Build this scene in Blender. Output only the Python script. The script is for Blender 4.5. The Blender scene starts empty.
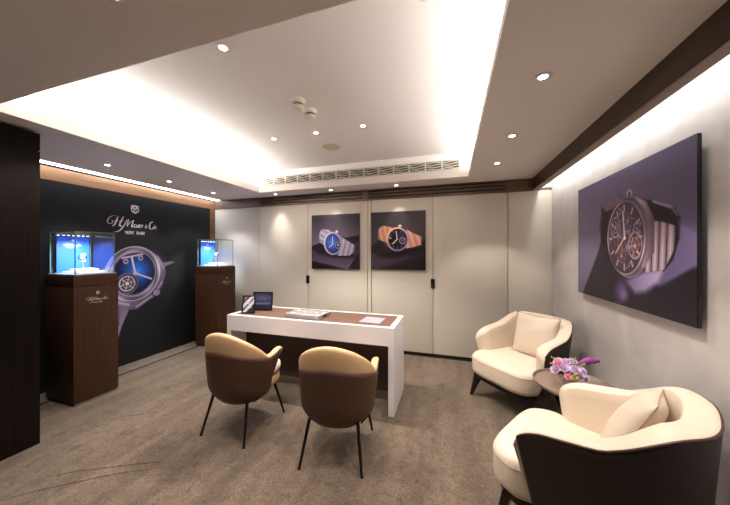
import bpy, bmesh, math, random
import numpy as np
from mathutils import Vector, Matrix

random.seed(7)
COL = bpy.context.scene.collection
SC = bpy.context.scene
PI = math.pi

# ------------------------------------------------------------------ camera
cam_d = bpy.data.cameras.new('camera')
cam = bpy.data.objects.new('camera', cam_d)
COL.objects.link(cam)
cam.location = (0, 0, 1.4)
cam.rotation_euler = (math.radians(90), 0, math.radians(17.4))
cam_d.sensor_width = 36
cam_d.lens = 36 * 274 / 730
cam_d.clip_start = 0.02
SC.camera = cam

# ------------------------------------------------------------------ world, exposure
w = bpy.data.worlds.new('world'); SC.world = w; w.use_nodes = True
w.node_tree.nodes['Background'].inputs[0].default_value = (0.9, 0.88, 0.9, 1)
w.node_tree.nodes['Background'].inputs[1].default_value = 0.03
SC.view_settings.view_transform = 'Standard'
SC.view_settings.look = 'None'
SC.view_settings.gamma = 1
SC.view_settings.use_curve_mapping = False
SC.view_settings.exposure = 0.36

WARM = (1.0, 0.92, 0.83)
NEUT = (1.0, 0.985, 0.965)
COOL = (0.84, 0.91, 1.0)


def area(name, loc, size, rot, power, col):
    d = bpy.data.lights.new(name, 'AREA'); d.shape = 'RECTANGLE'
    d.size, d.size_y = size; d.energy = power; d.color = col
    o = bpy.data.objects.new(name, d); COL.objects.link(o)
    o.location = loc; o.rotation_euler = rot
    return o


# LED tape lying on the hidden ledges of the ceiling coves
area('cove_light', (-2.90, 2.05, 2.35), (0.05, 2.15), (PI, math.radians(60), 0), 46, NEUT)
area('cove_light', (0.39, 2.16, 2.345), (0.05, 2.4), (PI, math.radians(-62), 0), 15, NEUT)
# LED tape behind the dark beam beside the right wall
area('cove_light', (1.02, 0.9, 2.25), (0.03, 5.6), (0, math.radians(-35), 0), 15, NEUT)

DOWN_P = 42


# ------------------------------------------------------------------ materials
def new_mat(name):
    m = bpy.data.materials.new(name); m.use_nodes = True
    return m, m.node_tree.nodes, m.node_tree.links, m.node_tree.nodes['Principled BSDF']


def lin(c):
    return tuple((x / 12.92 if x <= 0.04045 else ((x + 0.055) / 1.055) ** 2.4) for x in c)


def rgb(r, g, b):
    return lin((r / 255, g / 255, b / 255))


def plain(name, col, rough=0.5, metal=0.0, spec=0.5, noise=0.0, nscale=40, bump=0.0, bscale=200, coat=0.0, sheen=0.0):
    m, N, L, P = new_mat(name)
    P.inputs['Roughness'].default_value = rough
    P.inputs['Metallic'].default_value = metal
    P.inputs['Specular IOR Level'].default_value = spec
    P.inputs['Coat Weight'].default_value = coat
    P.inputs['Sheen Weight'].default_value = sheen
    P.inputs['Base Color'].default_value = (*col, 1)
    tc = N.new('ShaderNodeTexCoord')
    nz = N.new('ShaderNodeTexNoise'); nz.inputs['Scale'].default_value = nscale
    nz.inputs['Detail'].default_value = 5
    L.new(tc.outputs['Object'], nz.inputs['Vector'])
    mx = N.new('ShaderNodeMix'); mx.data_type = 'RGBA'; mx.blend_type = 'MIX'
    n = max(noise, 0.02)
    mx.inputs[6].default_value = (*[c * (1 - n) for c in col], 1)
    mx.inputs[7].default_value = (*[min(1, c * (1 + n)) for c in col], 1)
    L.new(nz.outputs['Fac'], mx.inputs[0]); L.new(mx.outputs[2], P.inputs['Base Color'])
    if bump > 0:
        b = N.new('ShaderNodeBump'); b.inputs['Strength'].default_value = bump
        b.inputs['Distance'].default_value = 0.002
        n2 = N.new('ShaderNodeTexNoise'); n2.inputs['Scale'].default_value = bscale
        L.new(tc.outputs['Object'], n2.inputs['Vector'])
        L.new(n2.outputs['Fac'], b.inputs['Height']); L.new(b.outputs[0], P.inputs['Normal'])
    return m


def emit(name, col, s):
    m, N, L, P = new_mat(name)
    P.inputs['Base Color'].default_value = (*col, 1)
    P.inputs['Emission Color'].default_value = (*col, 1)
    P.inputs['Emission Strength'].default_value = s
    return m


def wood(name, c1, c2, scale=(60, 60, 2), rough=0.4, spec=0.4):
    m, N, L, P = new_mat(name)
    tc = N.new('ShaderNodeTexCoord'); mp = N.new('ShaderNodeMapping')
    mp.inputs['Scale'].default_value = scale
    nz = N.new('ShaderNodeTexNoise'); nz.inputs['Scale'].default_value = 1.0
    nz.inputs['Detail'].default_value = 8; nz.inputs['Distortion'].default_value = 0.4
    cr = N.new('ShaderNodeValToRGB')
    cr.color_ramp.elements[0].position = 0.3; cr.color_ramp.elements[0].color = (*c1, 1)
    cr.color_ramp.elements[1].position = 0.7; cr.color_ramp.elements[1].color = (*c2, 1)
    L.new(tc.outputs['Object'], mp.inputs[0]); L.new(mp.outputs[0], nz.inputs['Vector'])
    L.new(nz.outputs['Fac'], cr.inputs[0]); L.new(cr.outputs[0], P.inputs['Base Color'])
    P.inputs['Roughness'].default_value = rough
    P.inputs['Specular IOR Level'].default_value = spec
    return m


def carpet_mat():
    m, N, L, P = new_mat('carpet')
    P.inputs['Roughness'].default_value = 0.95
    P.inputs['Specular IOR Level'].default_value = 0.15
    P.inputs['Sheen Weight'].default_value = 0.15
    tc = N.new('ShaderNodeTexCoord')

    def noise(scale, det=4, vec=None, dist=0.0):
        n = N.new('ShaderNodeTexNoise'); n.inputs['Scale'].default_value = scale
        n.inputs['Detail'].default_value = det; n.inputs['Distortion'].default_value = dist
        L.new(vec or tc.outputs['Object'], n.inputs['Vector'])
        return n.outputs['Fac']
    fine = noise(130, 3)
    mid = noise(14, 6)
    big = noise(2.0, 4, None, 0.5)
    mp = N.new('ShaderNodeMapping'); mp.inputs['Scale'].default_value = (7, 0.8, 1)
    mp.inputs['Rotation'].default_value = (0, 0, math.radians(-4))
    L.new(tc.outputs['Object'], mp.inputs[0])
    streak = noise(1.0, 5, mp.outputs[0], 0.3)

    def ramp(fac, a, b, lo, hi):
        r = N.new('ShaderNodeMapRange'); L.new(fac, r.inputs[0])
        r.inputs[1].default_value = lo; r.inputs[2].default_value = hi
        r.inputs[3].default_value = a; r.inputs[4].default_value = b
        return r.outputs[0]

    def mul(a, b):
        n = N.new('ShaderNodeMath'); n.operation = 'MULTIPLY'
        L.new(a, n.inputs[0]); L.new(b, n.inputs[1]); return n.outputs[0]
    # short scuffs
    vo = N.new('ShaderNodeTexNoise'); vo.inputs['Scale'].default_value = 6.5
    vo.inputs['Detail'].default_value = 2
    L.new(tc.outputs['Object'], vo.inputs['Vector'])
    f = mul(mul(ramp(fine, 0.6, 1.4, 0.3, 0.7), ramp(mid, 0.84, 1.14, 0.3, 0.7)),
            mul(ramp(big, 0.9, 1.1, 0.35, 0.65), ramp(streak, 0.8, 1.17, 0.35, 0.65)))
    f = mul(f, ramp(vo.outputs['Fac'], 0.72, 1.0, 0.27, 0.36))
    f = mul(f, ramp(noise(11, 3, None, 1.8), 1.0, 0.70, 0.62, 0.70))
    f = mul(f, ramp(noise(48, 3), 0.86, 1.14, 0.35, 0.65))
    vm = N.new('ShaderNodeVectorMath'); vm.operation = 'SCALE'
    vm.inputs[0].default_value = rgb(106, 91, 78)
    L.new(f, vm.inputs['Scale']); L.new(vm.outputs[0], P.inputs['Base Color'])
    b = N.new('ShaderNodeBump'); b.inputs['Strength'].default_value = 0.6; b.inputs['Distance'].default_value = 0.006
    L.new(fine, b.inputs['Height']); L.new(b.outputs[0], P.inputs['Normal'])
    return m


def plaster_mat():
    m, N, L, P = new_mat('polished_plaster')
    tc = N.new('ShaderNodeTexCoord')
    n = N.new('ShaderNodeTexNoise'); n.inputs['Scale'].default_value = 3.0
    n.inputs['Detail'].default_value = 8; n.inputs['Distortion'].default_value = 1.4
    L.new(tc.outputs['Object'], n.inputs['Vector'])
    cr = N.new('ShaderNodeValToRGB')
    cr.color_ramp.elements[0].position = 0.3; cr.color_ramp.elements[0].color = (*rgb(184, 177, 174), 1)
    cr.color_ramp.elements[1].position = 0.72; cr.color_ramp.elements[1].color = (*rgb(204, 197, 192), 1)
    L.new(n.outputs['Fac'], cr.inputs[0]); L.new(cr.outputs[0], P.inputs['Base Color'])
    P.inputs['Roughness'].default_value = 0.55
    P.inputs['Specular IOR Level'].default_value = 0.35
    return m


def glass_mat():
    m, N, L, P = new_mat('case_glass')
    N.remove(P)
    out = N['Material Output']
    fr = N.new('ShaderNodeFresnel'); fr.inputs['IOR'].default_value = 1.5
    ge = N.new('ShaderNodeNewGeometry'); mr = N.new('ShaderNodeMapRange')
    mr.inputs[3].default_value = 1.5; mr.inputs[4].default_value = 1 / 1.5      # leaving the pane
    L.new(ge.outputs['Backfacing'], mr.inputs[0]); L.new(mr.outputs[0], fr.inputs['IOR'])
    tr = N.new('ShaderNodeBsdfTransparent'); tr.inputs[0].default_value = (0.96, 0.985, 0.98, 1)
    gl = N.new('ShaderNodeBsdfGlossy'); gl.inputs['Roughness'].default_value = 0.0
    mx = N.new('ShaderNodeMixShader')
    L.new(fr.outputs[0], mx.inputs[0]); L.new(tr.outputs[0], mx.inputs[1]); L.new(gl.outputs[0], mx.inputs[2])
    L.new(mx.outputs[0], out.inputs[0])
    return m


def print_mat(name, rough=0.4, gain=1.0):
    m, N, L, P = new_mat(name)
    a = N.new('ShaderNodeAttribute'); a.attribute_name = 'ink'
    L.new(a.outputs['Color'], P.inputs['Base Color'])
    P.inputs['Roughness'].default_value = rough
    P.inputs['Specular IOR Level'].default_value = 0.3
    return m


def screen_mat(name, s):
    m, N, L, P = new_mat(name)
    a = N.new('ShaderNodeAttribute'); a.attribute_name = 'ink'
    L.new(a.outputs['Color'], P.inputs['Emission Color'])
    P.inputs['Base Color'].default_value = (0.01, 0.01, 0.012, 1)
    P.inputs['Emission Strength'].default_value = s
    P.inputs['Roughness'].default_value = 0.1
    return m


M = dict(
    ceiling=plain('ceiling_paint', rgb(232, 225, 219), 0.8, bump=0.05),
    carpet=carpet_mat(),
    plaster=plaster_mat(),
    panel=plain('beige_wall_panel', rgb(216, 207, 193), 0.55, noise=0.03, nscale=300),
    dark_wood=wood('dark_wenge', rgb(13, 8, 8), rgb(28, 19, 16), (90, 90, 2.5), 0.6, 0.12),
    beam=wood('dark_brown_beam', rgb(58, 44, 36), rgb(70, 54, 44), (3, 60, 60), 0.45),
    beam_lip=plain('taupe_beam_edge', rgb(132, 112, 98), 0.6),
    oak=wood('warm_oak', rgb(112, 78, 50), rgb(146, 106, 72), (40, 2, 60), 0.45),
    black=plain('black_gap', (0.008, 0.008, 0.008), 0.6),
    skirting=plain('dark_skirting', rgb(30, 25, 22), 0.5),
    mural=plain('black_mural_film', rgb(22, 21, 24), 0.62, spec=0.3, noise=0.1, nscale=1.5),
    white_lacquer=plain('white_lacquer', rgb(222, 218, 222), 0.3),
    brown_leather=plain('brown_leather', rgb(76, 47, 34), 0.5, noise=0.12, nscale=90, bump=0.25, bscale=500),
    inset=plain('desk_leather', rgb(110, 81, 68), 0.5, noise=0.1, nscale=200, bump=0.2, bscale=600),
    espresso=plain('espresso_leather', rgb(34, 21, 18), 0.5, noise=0.1, nscale=90, bump=0.2, bscale=500),
    tan=plain('cream_leather_back', rgb(204, 167, 126), 0.45, noise=0.04, nscale=90, bump=0.15, bscale=400),
    cream=plain('cream_leather', rgb(218, 201, 181), 0.5, noise=0.03, nscale=60, bump=0.15, bscale=400),
    ivory=plain('ivory_leather', rgb(224, 214, 202), 0.5, noise=0.03, nscale=60, bump=0.15, bscale=400),
    seam=plain('seam_thread', rgb(176, 158, 138), 0.6),
    pipe=plain('caramel_piping', rgb(176, 128, 78), 0.5),
    piping_dark=plain('dark_piping', rgb(70, 46, 38), 0.4),
    desk_panel=plain('desk_front_panel', rgb(62, 42, 36), 0.4, noise=0.08, nscale=50),
    plinth=wood('walnut_plinth', rgb(62, 38, 25), rgb(76, 48, 31), (60, 60, 3), 0.5, 0.25),
    leg=plain('black_steel', rgb(30, 26, 26), 0.35, metal=0.5),
    chrome=plain('polished_metal', rgb(200, 200, 205), 0.15, metal=1.0),
    track=plain('brushed_track', rgb(150, 160, 180), 0.25, metal=0.9),
    white_print=plain('white_letters', rgb(225, 222, 222), 0.5),
    silver_print=plain('silver_letters', rgb(200, 190, 180), 0.4),
    glass=glass_mat(),
    glass_edge=plain('green_glass_edge', rgb(96, 128, 130), 0.15),
    blue=plain('royal_blue_panel', rgb(28, 84, 205), 0.5),
    white=plain('white_plastic', rgb(238, 238, 238), 0.4),
    offwhite=plain('ivory_plastic', rgb(222, 215, 198), 0.45),
    grey=plain('light_grey_leatherette', rgb(172, 168, 166), 0.5),
    black_plastic=plain('black_plastic', rgb(22, 21, 24), 0.25),
    tabletop=plain('taupe_lacquer', rgb(132, 110, 100), 0.22, noise=0.04),
    lens=emit('lamp_lens', (1.0, 0.96, 0.92), 14),
    ring=plain('downlight_ring', rgb(215, 208, 202), .6),
    led_cool=emit('cool_led_diffuser', (0.86, 0.93, 1.0), 9),
    led_case=emit('case_led', (0.9, 0.95, 1.0), 6),
    vent=plain('vent_metal', rgb(206, 200, 186), 0.5),
    vent_dark=plain('vent_shadow', rgb(84, 80, 70), 0.8),
    leaf=plain('leaf_green', rgb(70, 110, 50), 0.5, noise=0.2),
    lilac=plain('lilac_petal', rgb(226, 202, 230), 0.6, noise=0.15, nscale=60),
    pink=plain('pink_petal', rgb(240, 170, 196), 0.6, noise=0.12, nscale=60),
    magenta=plain('magenta_petal', rgb(146, 66, 132), 0.8, noise=0.2, nscale=90),
    yellow=plain('yellow_petal', rgb(222, 210, 70), 0.6, noise=0.1),
    vase=plain('pale_ceramic', rgb(208, 198, 190), 0.35),
    ink=print_mat('photo_print'),
    screen=screen_mat('tablet_screen', 1.0),
)


# ------------------------------------------------------------------ helpers
def add_box(bm, lo, hi, bevel=0.0, seg=2):
    r = bmesh.ops.create_cube(bm, size=1)
    vs = r['verts']
    c = [(lo[i] + hi[i]) / 2 for i in range(3)]; s = [hi[i] - lo[i] for i in range(3)]
    for v in vs:
        v.co = Vector((c[0] + v.co.x * s[0], c[1] + v.co.y * s[1], c[2] + v.co.z * s[2]))
    if bevel > 0:
        es = list({e for v in vs for e in v.link_edges})
        bmesh.ops.bevel(bm, geom=es, offset=bevel, segments=seg, affect='EDGES', profile=0.5)
    return vs


def add_tube(bm, pts, rad, n=10, cap=True):
    pts = [Vector(p) for p in pts]
    if not isinstance(rad, (list, tuple)): rad = [rad] * len(pts)
    rings = []
    for i, p in enumerate(pts):
        t = (pts[min(i + 1, len(pts) - 1)] - pts[max(i - 1, 0)]).normalized()
        a = t.cross(Vector((0, 0, 1)))
        if a.length < 1e-3: a = t.cross(Vector((1, 0, 0)))
        a.normalize(); b = t.cross(a)
        rings.append([bm.verts.new(p + (a * math.cos(2 * PI * k / n) + b * math.sin(2 * PI * k / n)) * rad[i]) for k in range(n)])
    for i in range(len(rings) - 1):
        for k in range(n):
            bm.faces.new((rings[i][k], rings[i][(k + 1) % n], rings[i + 1][(k + 1) % n], rings[i + 1][k]))
    if cap:
        bm.faces.new(rings[0][::-1]); bm.faces.new(rings[-1])


def add_lathe(bm, prof, n=48, loc=(0, 0, 0)):
    rings = []
    for r, z in prof:
        if r < 1e-5:
            rings.append([bm.verts.new((loc[0], loc[1], loc[2] + z))])
        else:
            rings.append([bm.verts.new((loc[0] + r * math.cos(2 * PI * k / n), loc[1] + r * math.sin(2 * PI * k / n), loc[2] + z)) for k in range(n)])
    for a, b in zip(rings, rings[1:]):
        for k in range(n):
            q = [a[k % len(a)], a[(k + 1) % len(a)], b[(k + 1) % len(b)], b[k % len(b)]]
            u = []
            for v in q:
                if v not in u: u.append(v)
            if len(u) > 2: bm.faces.new(u)


def add_loft(bm, rings, closed=True, cap=True):
    R = [[bm.verts.new(p) for p in r] for r in rings]
    n = len(R[0])
    for a, b in zip(R, R[1:]):
        for k in range(n if closed else n - 1):
            bm.faces.new((a[k], a[(k + 1) % n], b[(k + 1) % n], b[k]))
    if cap and closed:
        bm.faces.new(R[0][::-1]); bm.faces.new(R[-1])
    return R


def obj(name, bm, mat, parent=None, smooth=False, angle=None):
    me = bpy.data.meshes.new(name)
    bmesh.ops.recalc_face_normals(bm, faces=bm.faces)
    bm.to_mesh(me); bm.free()
    for m in (mat if isinstance(mat, list) else [mat]): me.materials.append(m)
    if smooth:
        me.polygons.foreach_set('use_smooth', [True] * len(me.polygons))
        me.update()
        if angle: me.set_sharp_from_angle(angle=math.radians(angle))
    o = bpy.data.objects.new(name, me); COL.objects.link(o)
    if parent: o.parent = parent
    return o


def boxobj(name, lo, hi, mat, parent=None, bevel=0.0):
    bm = bmesh.new(); add_box(bm, lo, hi, bevel)
    return obj(name, bm, mat, parent, smooth=bevel > 0, angle=40)


def thing(name, label, cat, loc=(0, 0, 0), rz=0, group=None):
    o = bpy.data.objects.new(name, None); COL.objects.link(o)
    o.empty_display_size = 0.1
    o.location = loc; o.rotation_euler = (0, 0, rz)
    o['label'] = label; o['category'] = cat
    if group: o['group'] = group
    return o


def tag(o, label, cat, group=None):
    o['label'] = label; o['category'] = cat
    if group: o['group'] = group
    return o


def struct(o, label, cat):
    o['kind'] = 'structure'; o['label'] = label; o['category'] = cat
    return o


def dup(root, loc=None, rz=None, label=None, group=None, par=None):
    r = root.copy(); COL.objects.link(r)
    if par is not None: r.parent = par
    if loc is not None: r.location = loc
    if rz is not None: r.rotation_euler = (0, 0, rz)
    if label: r['label'] = label
    if group: r['group'] = group
    for ch in list(root.children):
        dup(ch, par=r)
    return r


# ------------------------------------------------------------------ structure
XL, XR, YB, YF = -3.89, 1.136, 3.77, -2.2
ZS, ZT = 2.29, 2.58
TX0, TX1, TY0, TY1 = -2.715, 0.196, 0.912, 3.405
CX = -2.88          # face of the dark wood block at the left
CY = 1.207

struct(boxobj('floor', (XL - 0.3, YF - 0.1, -0.1), (XR + 0.3, YB + 0.3, 0), M['carpet']),
       'mottled taupe brown carpet covering the whole floor', 'floor')
struct(boxobj('wall_back', (XL - 0.1, YB + 0.02, -0.05), (XR + 0.1, YB + 0.15, 2.7), M['panel']), 'wall behind the beige panels', 'wall')
struct(boxobj('wall_right', (XR, YF, 0), (XR + 0.12, YB + 0.02, 2.7), M['plaster']),
       'grey beige polished plaster wall on the right, lit from the top', 'wall')
struct(boxobj('wall_front', (CX - 0.1, YF - 0.12, 0), (XR, YF, 2.4), M['panel']), 'wall behind the viewer', 'wall')
struct(boxobj('wall_left', (XL - 0.12, CY, 0), (XL - 0.03, YB + 0.02, 2.7), M['dark_wood']), 'wall behind the black mural', 'wall')

bm = bmesh.new()
add_box(bm, (XL - 0.03, YF, 0), (CX, CY, 2.14))
add_box(bm, (XL - 0.03, YF, 2.147), (CX, CY, 2.27))
add_box(bm, (XL - 0.03, YF, 2.135), (CX - 0.008, CY - 0.008, 2.15))
struct(obj('wall_left', bm, M['dark_wood']), 'almost black wood veneered wall block at the left edge', 'wall')

# lower ceiling: ring round the tray, thick enough to hold the coves
bm = bmesh.new()
SX = -3.76          # the slot light opens left of this
add_box(bm, (SX, YF, ZS), (TX0, YB, ZS + 0.02))
add_box(bm, (TX1, YF, ZS), (XR, YB, ZS + 0.02))
add_box(bm, (TX0, YF, ZS), (TX1, TY0, ZS + 0.02))
add_box(bm, (TX0, TY1, ZS), (TX1, YB, ZS + 0.02))
add_box(bm, (XL - 0.03, YF, ZS), (SX, CY, ZS + 0.02))
struct(obj('ceiling', bm, M['ceiling']), 'lower painted ceiling around the raised tray', 'ceiling')
bm = bmesh.new()
add_box(bm, (-3.2, TY0 - 0.06, ZT), (0.62, TY1 + 0.4, ZT + 0.05))
add_box(bm, (-3.2, TY1, ZS + 0.02), (0.62, TY1 + 0.03, ZT))       # face with the grille
add_box(bm, (-3.2, TY0 - 0.06, ZS + 0.02), (0.62, TY0, ZT))
add_box(bm, (-3.2, TY0, ZS + 0.02), (-3.12, TY1, ZT))
add_box(bm, (0.56, TY0, ZS + 0.02), (0.62, TY1, ZT))
struct(obj('ceiling', bm, M['ceiling']), 'upper ceiling of the raised tray with cove light along its sides', 'ceiling')
bm = bmesh.new()
add_box(bm, (TX0 - 0.02, TY0, ZS + 0.02), (TX0, TY1, 2.378))
struct(obj('trim_1', bm, M['ceiling']), 'cream upstand hiding the left cove light', 'trim')
bm = bmesh.new()
add_box(bm, (TX1, TY0, ZS + 0.02), (TX1 + 0.022, TY1, 2.34))
add_box(bm, (TX1 + 0.022, TY0, ZS + 0.02), (TX1 + 0.05, TY1, 2.36))
struct(obj('trim_2', bm, M['ceiling']), 'cream upstand hiding the right cove light', 'trim')
# recess over the slot light
bm = bmesh.new()
add_box(bm, (XL - 0.03, CY, 2.40), (SX + 0.02, YB, 2.42))
add_box(bm, (SX, CY, ZS + 0.02), (SX + 0.02, YB, 2.40))
struct(obj('ceiling', bm, M['ceiling']), 'recess above the slot light by the mural', 'ceiling')

# dark beam along the right wall, and the dark band over the panels
bm = bmesh.new(); add_box(bm, (0.932, YF, 2.15), (0.99, YB, ZS))
struct(obj('trim_3', bm, M['beam']), 'dark brown beam running along the right side of the ceiling', 'trim')
bm = bmesh.new(); add_box(bm, (0.936, YF, 2.146), (1.0, YB - 0.02, 2.156))
struct(obj('trim_4', bm, M['beam_lip']), 'taupe underside of the dark brown beam', 'trim')
bm = bmesh.new()
zb0, zb1 = 2.14, ZS
segs = [(XL, -2.967, 0), (-2.967, -1.209, 1), (-1.209, -1.118, 0), (-1.118, -0.505, 1), (-0.505, -0.49, 0), (-0.49, 0.652, 1), (0.652, 0.932, 0)]
for a, b, lv in segs:
    if not lv: add_box(bm, (a, YB - 0.04, zb0), (b, YB + 0.02, zb1))
    else:
        add_box(bm, (a, YB - 0.04, zb0), (b, YB + 0.02, zb0 + 0.03))
        add_box(bm, (a, YB - 0.04, zb1 - 0.012), (b, YB + 0.02, zb1))
        for k in range(2):
            z = zb0 + 0.052 + k * 0.044
            add_box(bm, (a, YB - 0.04, z), (b, YB - 0.01, z + 0.024))
struct(obj('trim_5', bm, wood('dark_band_wood', rgb(102, 81, 67), rgb(116, 94, 78), (1, 20, 20), 0.3)), 'dark brown louvred band above the beige panels', 'trim')
bm = bmesh.new(); add_box(bm, (XL, YB + 0.0, zb0 + 0.01), (0.932, YB + 0.018, zb1 - 0.005))
struct(obj('trim_6', bm, M['black']), 'black gap behind the louvres', 'trim')
struct(boxobj('trim_7', (0.932, YB - 0.03, 2.17), (XR, YB + 0.02, 2.29), M['panel']), 'short end piece above the panels in the right corner', 'trim')
struct(boxobj('baseboard_back', (XL, YB - 0.01, 0), (XR, YB + 0.02, 0.07), M['skirting']), 'recessed dark skirting under the beige panels', 'baseboard')
bm = bmesh.new()
add_box(bm, (XL - 0.03, CY, 2.135), (XL, YB - 0.04, 2.272), 0.002)
add_box(bm, (XL - 0.03, 3.62, 0), (XL, YB - 0.005, 2.135), 0.002)
struct(obj('trim_8', bm, M['oak']), 'warm oak frame over and beside the black mural', 'trim')
for a, b in ((CY + 0.01, 1.565), (1.93, 3.16)):
    struct(boxobj('trim_9', (-3.61, a, 0), (-3.585, b, 0.006), M['track']), 'thin metal track set in the carpet before the mural', 'trim')

# ridges where the carpet has been pushed up
for pts in (((-1.62, 1.44), (-1.95, 1.30), (-2.28, 1.13), (-2.55, .92)), ((-1.70, 1.36), (-2.02, 1.19), (-2.3, .98), (-2.5, .80)),
            ((-2.35, 1.82), (-2.6, 1.66), (-2.82, 1.5))):
    bm = bmesh.new(); q = [Vector((x, y, -.0055)) for x, y in pts]
    qq = [q[0].lerp(q[1], .0)]
    for a, b in zip(q, q[1:]): qq += [a.lerp(b, k / 6) for k in range(1, 7)]
    n = len(qq); add_tube(bm, qq, [.003 + .0085 * math.sin(PI * i / (n - 1)) ** .5 for i in range(n)], 12)
    struct(obj('trim_10', bm, M['carpet'], None, True), 'low ridge in the carpet near the plinths', 'trim')

# ------------------------------------------------------------------ wall panels (cupboard doors)
edges = [XL, -2.977, -2.089, -1.133, -1.074, -0.227, 0.668, XR]
labs = ['beige full height wall panel nearest the mural corner',
        'beige full height wall panel between the corner panel and the blue dial picture',
        'beige full height wall panel carrying the picture of a steel watch with blue dial',
        'narrow beige strip between the two pictured wall panels',
        'beige full height wall panel carrying the picture of a rose gold watch',
        'wide beige wall panel right of the rose gold watch picture',
        'beige wall panel in the corner behind the far armchair']
panels = []
for i in range(7):
    a, b = edges[i] + 0.004, edges[i + 1] - 0.004
    if i == 6: b = XR
    p = boxobj('wall_panel', (a, YB - 0.03, 0.055), (b, YB - 0.001, 2.139), M['panel'], None, 0.002)
    tag(p, labs[i], 'wall panel', 'beige panels lining the back wall')
    panels.append(p)
for x, pi in ((-2.086, 2), (-0.228, 5)):
    bm = bmesh.new(); add_box(bm, (x - 0.026, YB - 0.046, 0.93), (x + 0.026, YB - 0.028, 1.05), 0.004)
    h = obj('handle', bm, M['black_plastic'], panels[pi], True, 40)
    h['label'] = 'small black rectangular pull'


# ------------------------------------------------------------------ painting of prints
class Canvas:
    def __init__(self, w, h, nx, ny, bg):
        self.nx, self.ny, self.w, self.h = nx, ny, w, h
        u, v = np.meshgrid(np.linspace(0, w, nx), np.linspace(0, h, ny))
        self.u, self.v = u.ravel(), v.ravel()
        self.s = w / nx * 0.9
        self.c = np.tile(np.array(bg, float) / 255, (len(self.u), 1))

    def soft(self, d, s=None):
        s = s or self.s
        return np.clip(0.5 - d / (2 * s), 0, 1)

    def fill(self, m, col):
        col = np.asarray(col, float) / 255
        self.c = self.c * (1 - m[:, None]) + col * m[:, None]

    def grad(self, m, c0, c1, t):
        t = np.clip(t, 0, 1)[:, None]
        col = (np.array(c0, float) * (1 - t) + np.array(c1, float) * t) / 255
        self.c = self.c * (1 - m[:, None]) + col * m[:, None]

    def ell(self, cx, cy, rx, ry, ang=0):
        a = math.radians(ang); x = self.u - cx; y = self.v - cy
        X = x * math.cos(a) + y * math.sin(a); Y = -x * math.sin(a) + y * math.cos(a)
        k = np.sqrt((X / rx) ** 2 + (Y / ry) ** 2)
        return (k - 1) * min(rx, ry)

    def seg(self, p, q, w):
        p, q = np.array(p), np.array(q); d = q - p
        t = np.clip(((self.u - p[0]) * d[0] + (self.v - p[1]) * d[1]) / (d @ d), 0, 1)
        return np.hypot(self.u - p[0] - t * d[0], self.v - p[1] - t * d[1]) - w / 2

    def poly(self, pts):
        dist = np.full(len(self.u), 9.0); ins = np.zeros(len(self.u), bool)
        n = len(pts)
        for i in range(n):
            p, q = pts[i], pts[(i + 1) % n]
            dist = np.minimum(dist, self.seg(p, q, 0))
            if p[1] != q[1]:
                c = ((p[1] > self.v) != (q[1] > self.v)) & (self.u < (q[0] - p[0]) * (self.v - p[1]) / (q[1] - p[1]) + p[0])
                ins ^= c
        return np.where(ins, -dist, dist)

    def conic(self, d, cx, cy, dark, light, ph=0.0):
        th = np.arctan2(self.v - cy, self.u - cx)
        t = .5 + .32 * np.cos(2 * th + ph) + .18 * np.cos(5 * th + ph * 2)
        self.grad(self.soft(d), dark, light, t)

    def F(self, d, col, s=None): self.fill(self.soft(d, s), col)

    def build(self, name, mat, origin, U, V, parent, mask=None):
        verts = [tuple(Vector(origin) + Vector(U) * float(a) + Vector(V) * float(b)) for a, b in zip(self.u, self.v)]
        nx, ny = self.nx, self.ny
        fs = [(j * nx + i, j * nx + i + 1, (j + 1) * nx + i + 1, (j + 1) * nx + i) for j in range(ny - 1) for i in range(nx - 1)
              if mask is None or mask[j * nx + i] or mask[(j + 1) * nx + i + 1]]
        me = bpy.data.meshes.new(name); me.from_pydata(verts, [], fs)
        at = me.color_attributes.new('ink', 'FLOAT_COLOR', 'POINT')
        c = np.clip(self.c, 0, 1)
        l = np.where(c <= 0.04045, c / 12.92, ((c + 0.055) / 1.055) ** 2.4)
        at.data.foreach_set('color', np.concatenate([l, np.ones((len(l), 1))], 1).astype(np.float32).ravel())
        me.materials.append(mat); me.update()
        o = bpy.data.objects.new(name, me); COL.objects.link(o); o.parent = parent
        return o


def watch_band(C, pts, light, dark, n, ax):
    """fill a polygon with n cross ribs along axis ax"""
    d = C.poly(pts); m = C.soft(d)
    t = ((C.u * ax[0] + C.v * ax[1]) * n) % 1.0
    C.grad(m, light, dark, np.abs(t - 0.4) * 1.8)
    C.fill(C.soft(np.abs(d) - C.s * 0.5) * 0.5, dark)


def canvas_picture(label, x0, x1, z0, z1, painter, nm='wall_picture'):
    t = thing(nm, label, 'picture', ((x0 + x1) / 2, YB - 0.03, z0))
    w, h = x1 - x0, z1 - z0
    bm = bmesh.new(); add_box(bm, (-w / 2, -0.03, 0), (w / 2, 0, h), 0.002)
    obj('canvas', bm, M['black_plastic'], t)
    C = painter(w, h)
    C.build('print', M['ink'], (-w / 2, -0.0312, 0), (1, 0, 0), (0, 0, 1), t)
    return t


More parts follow.
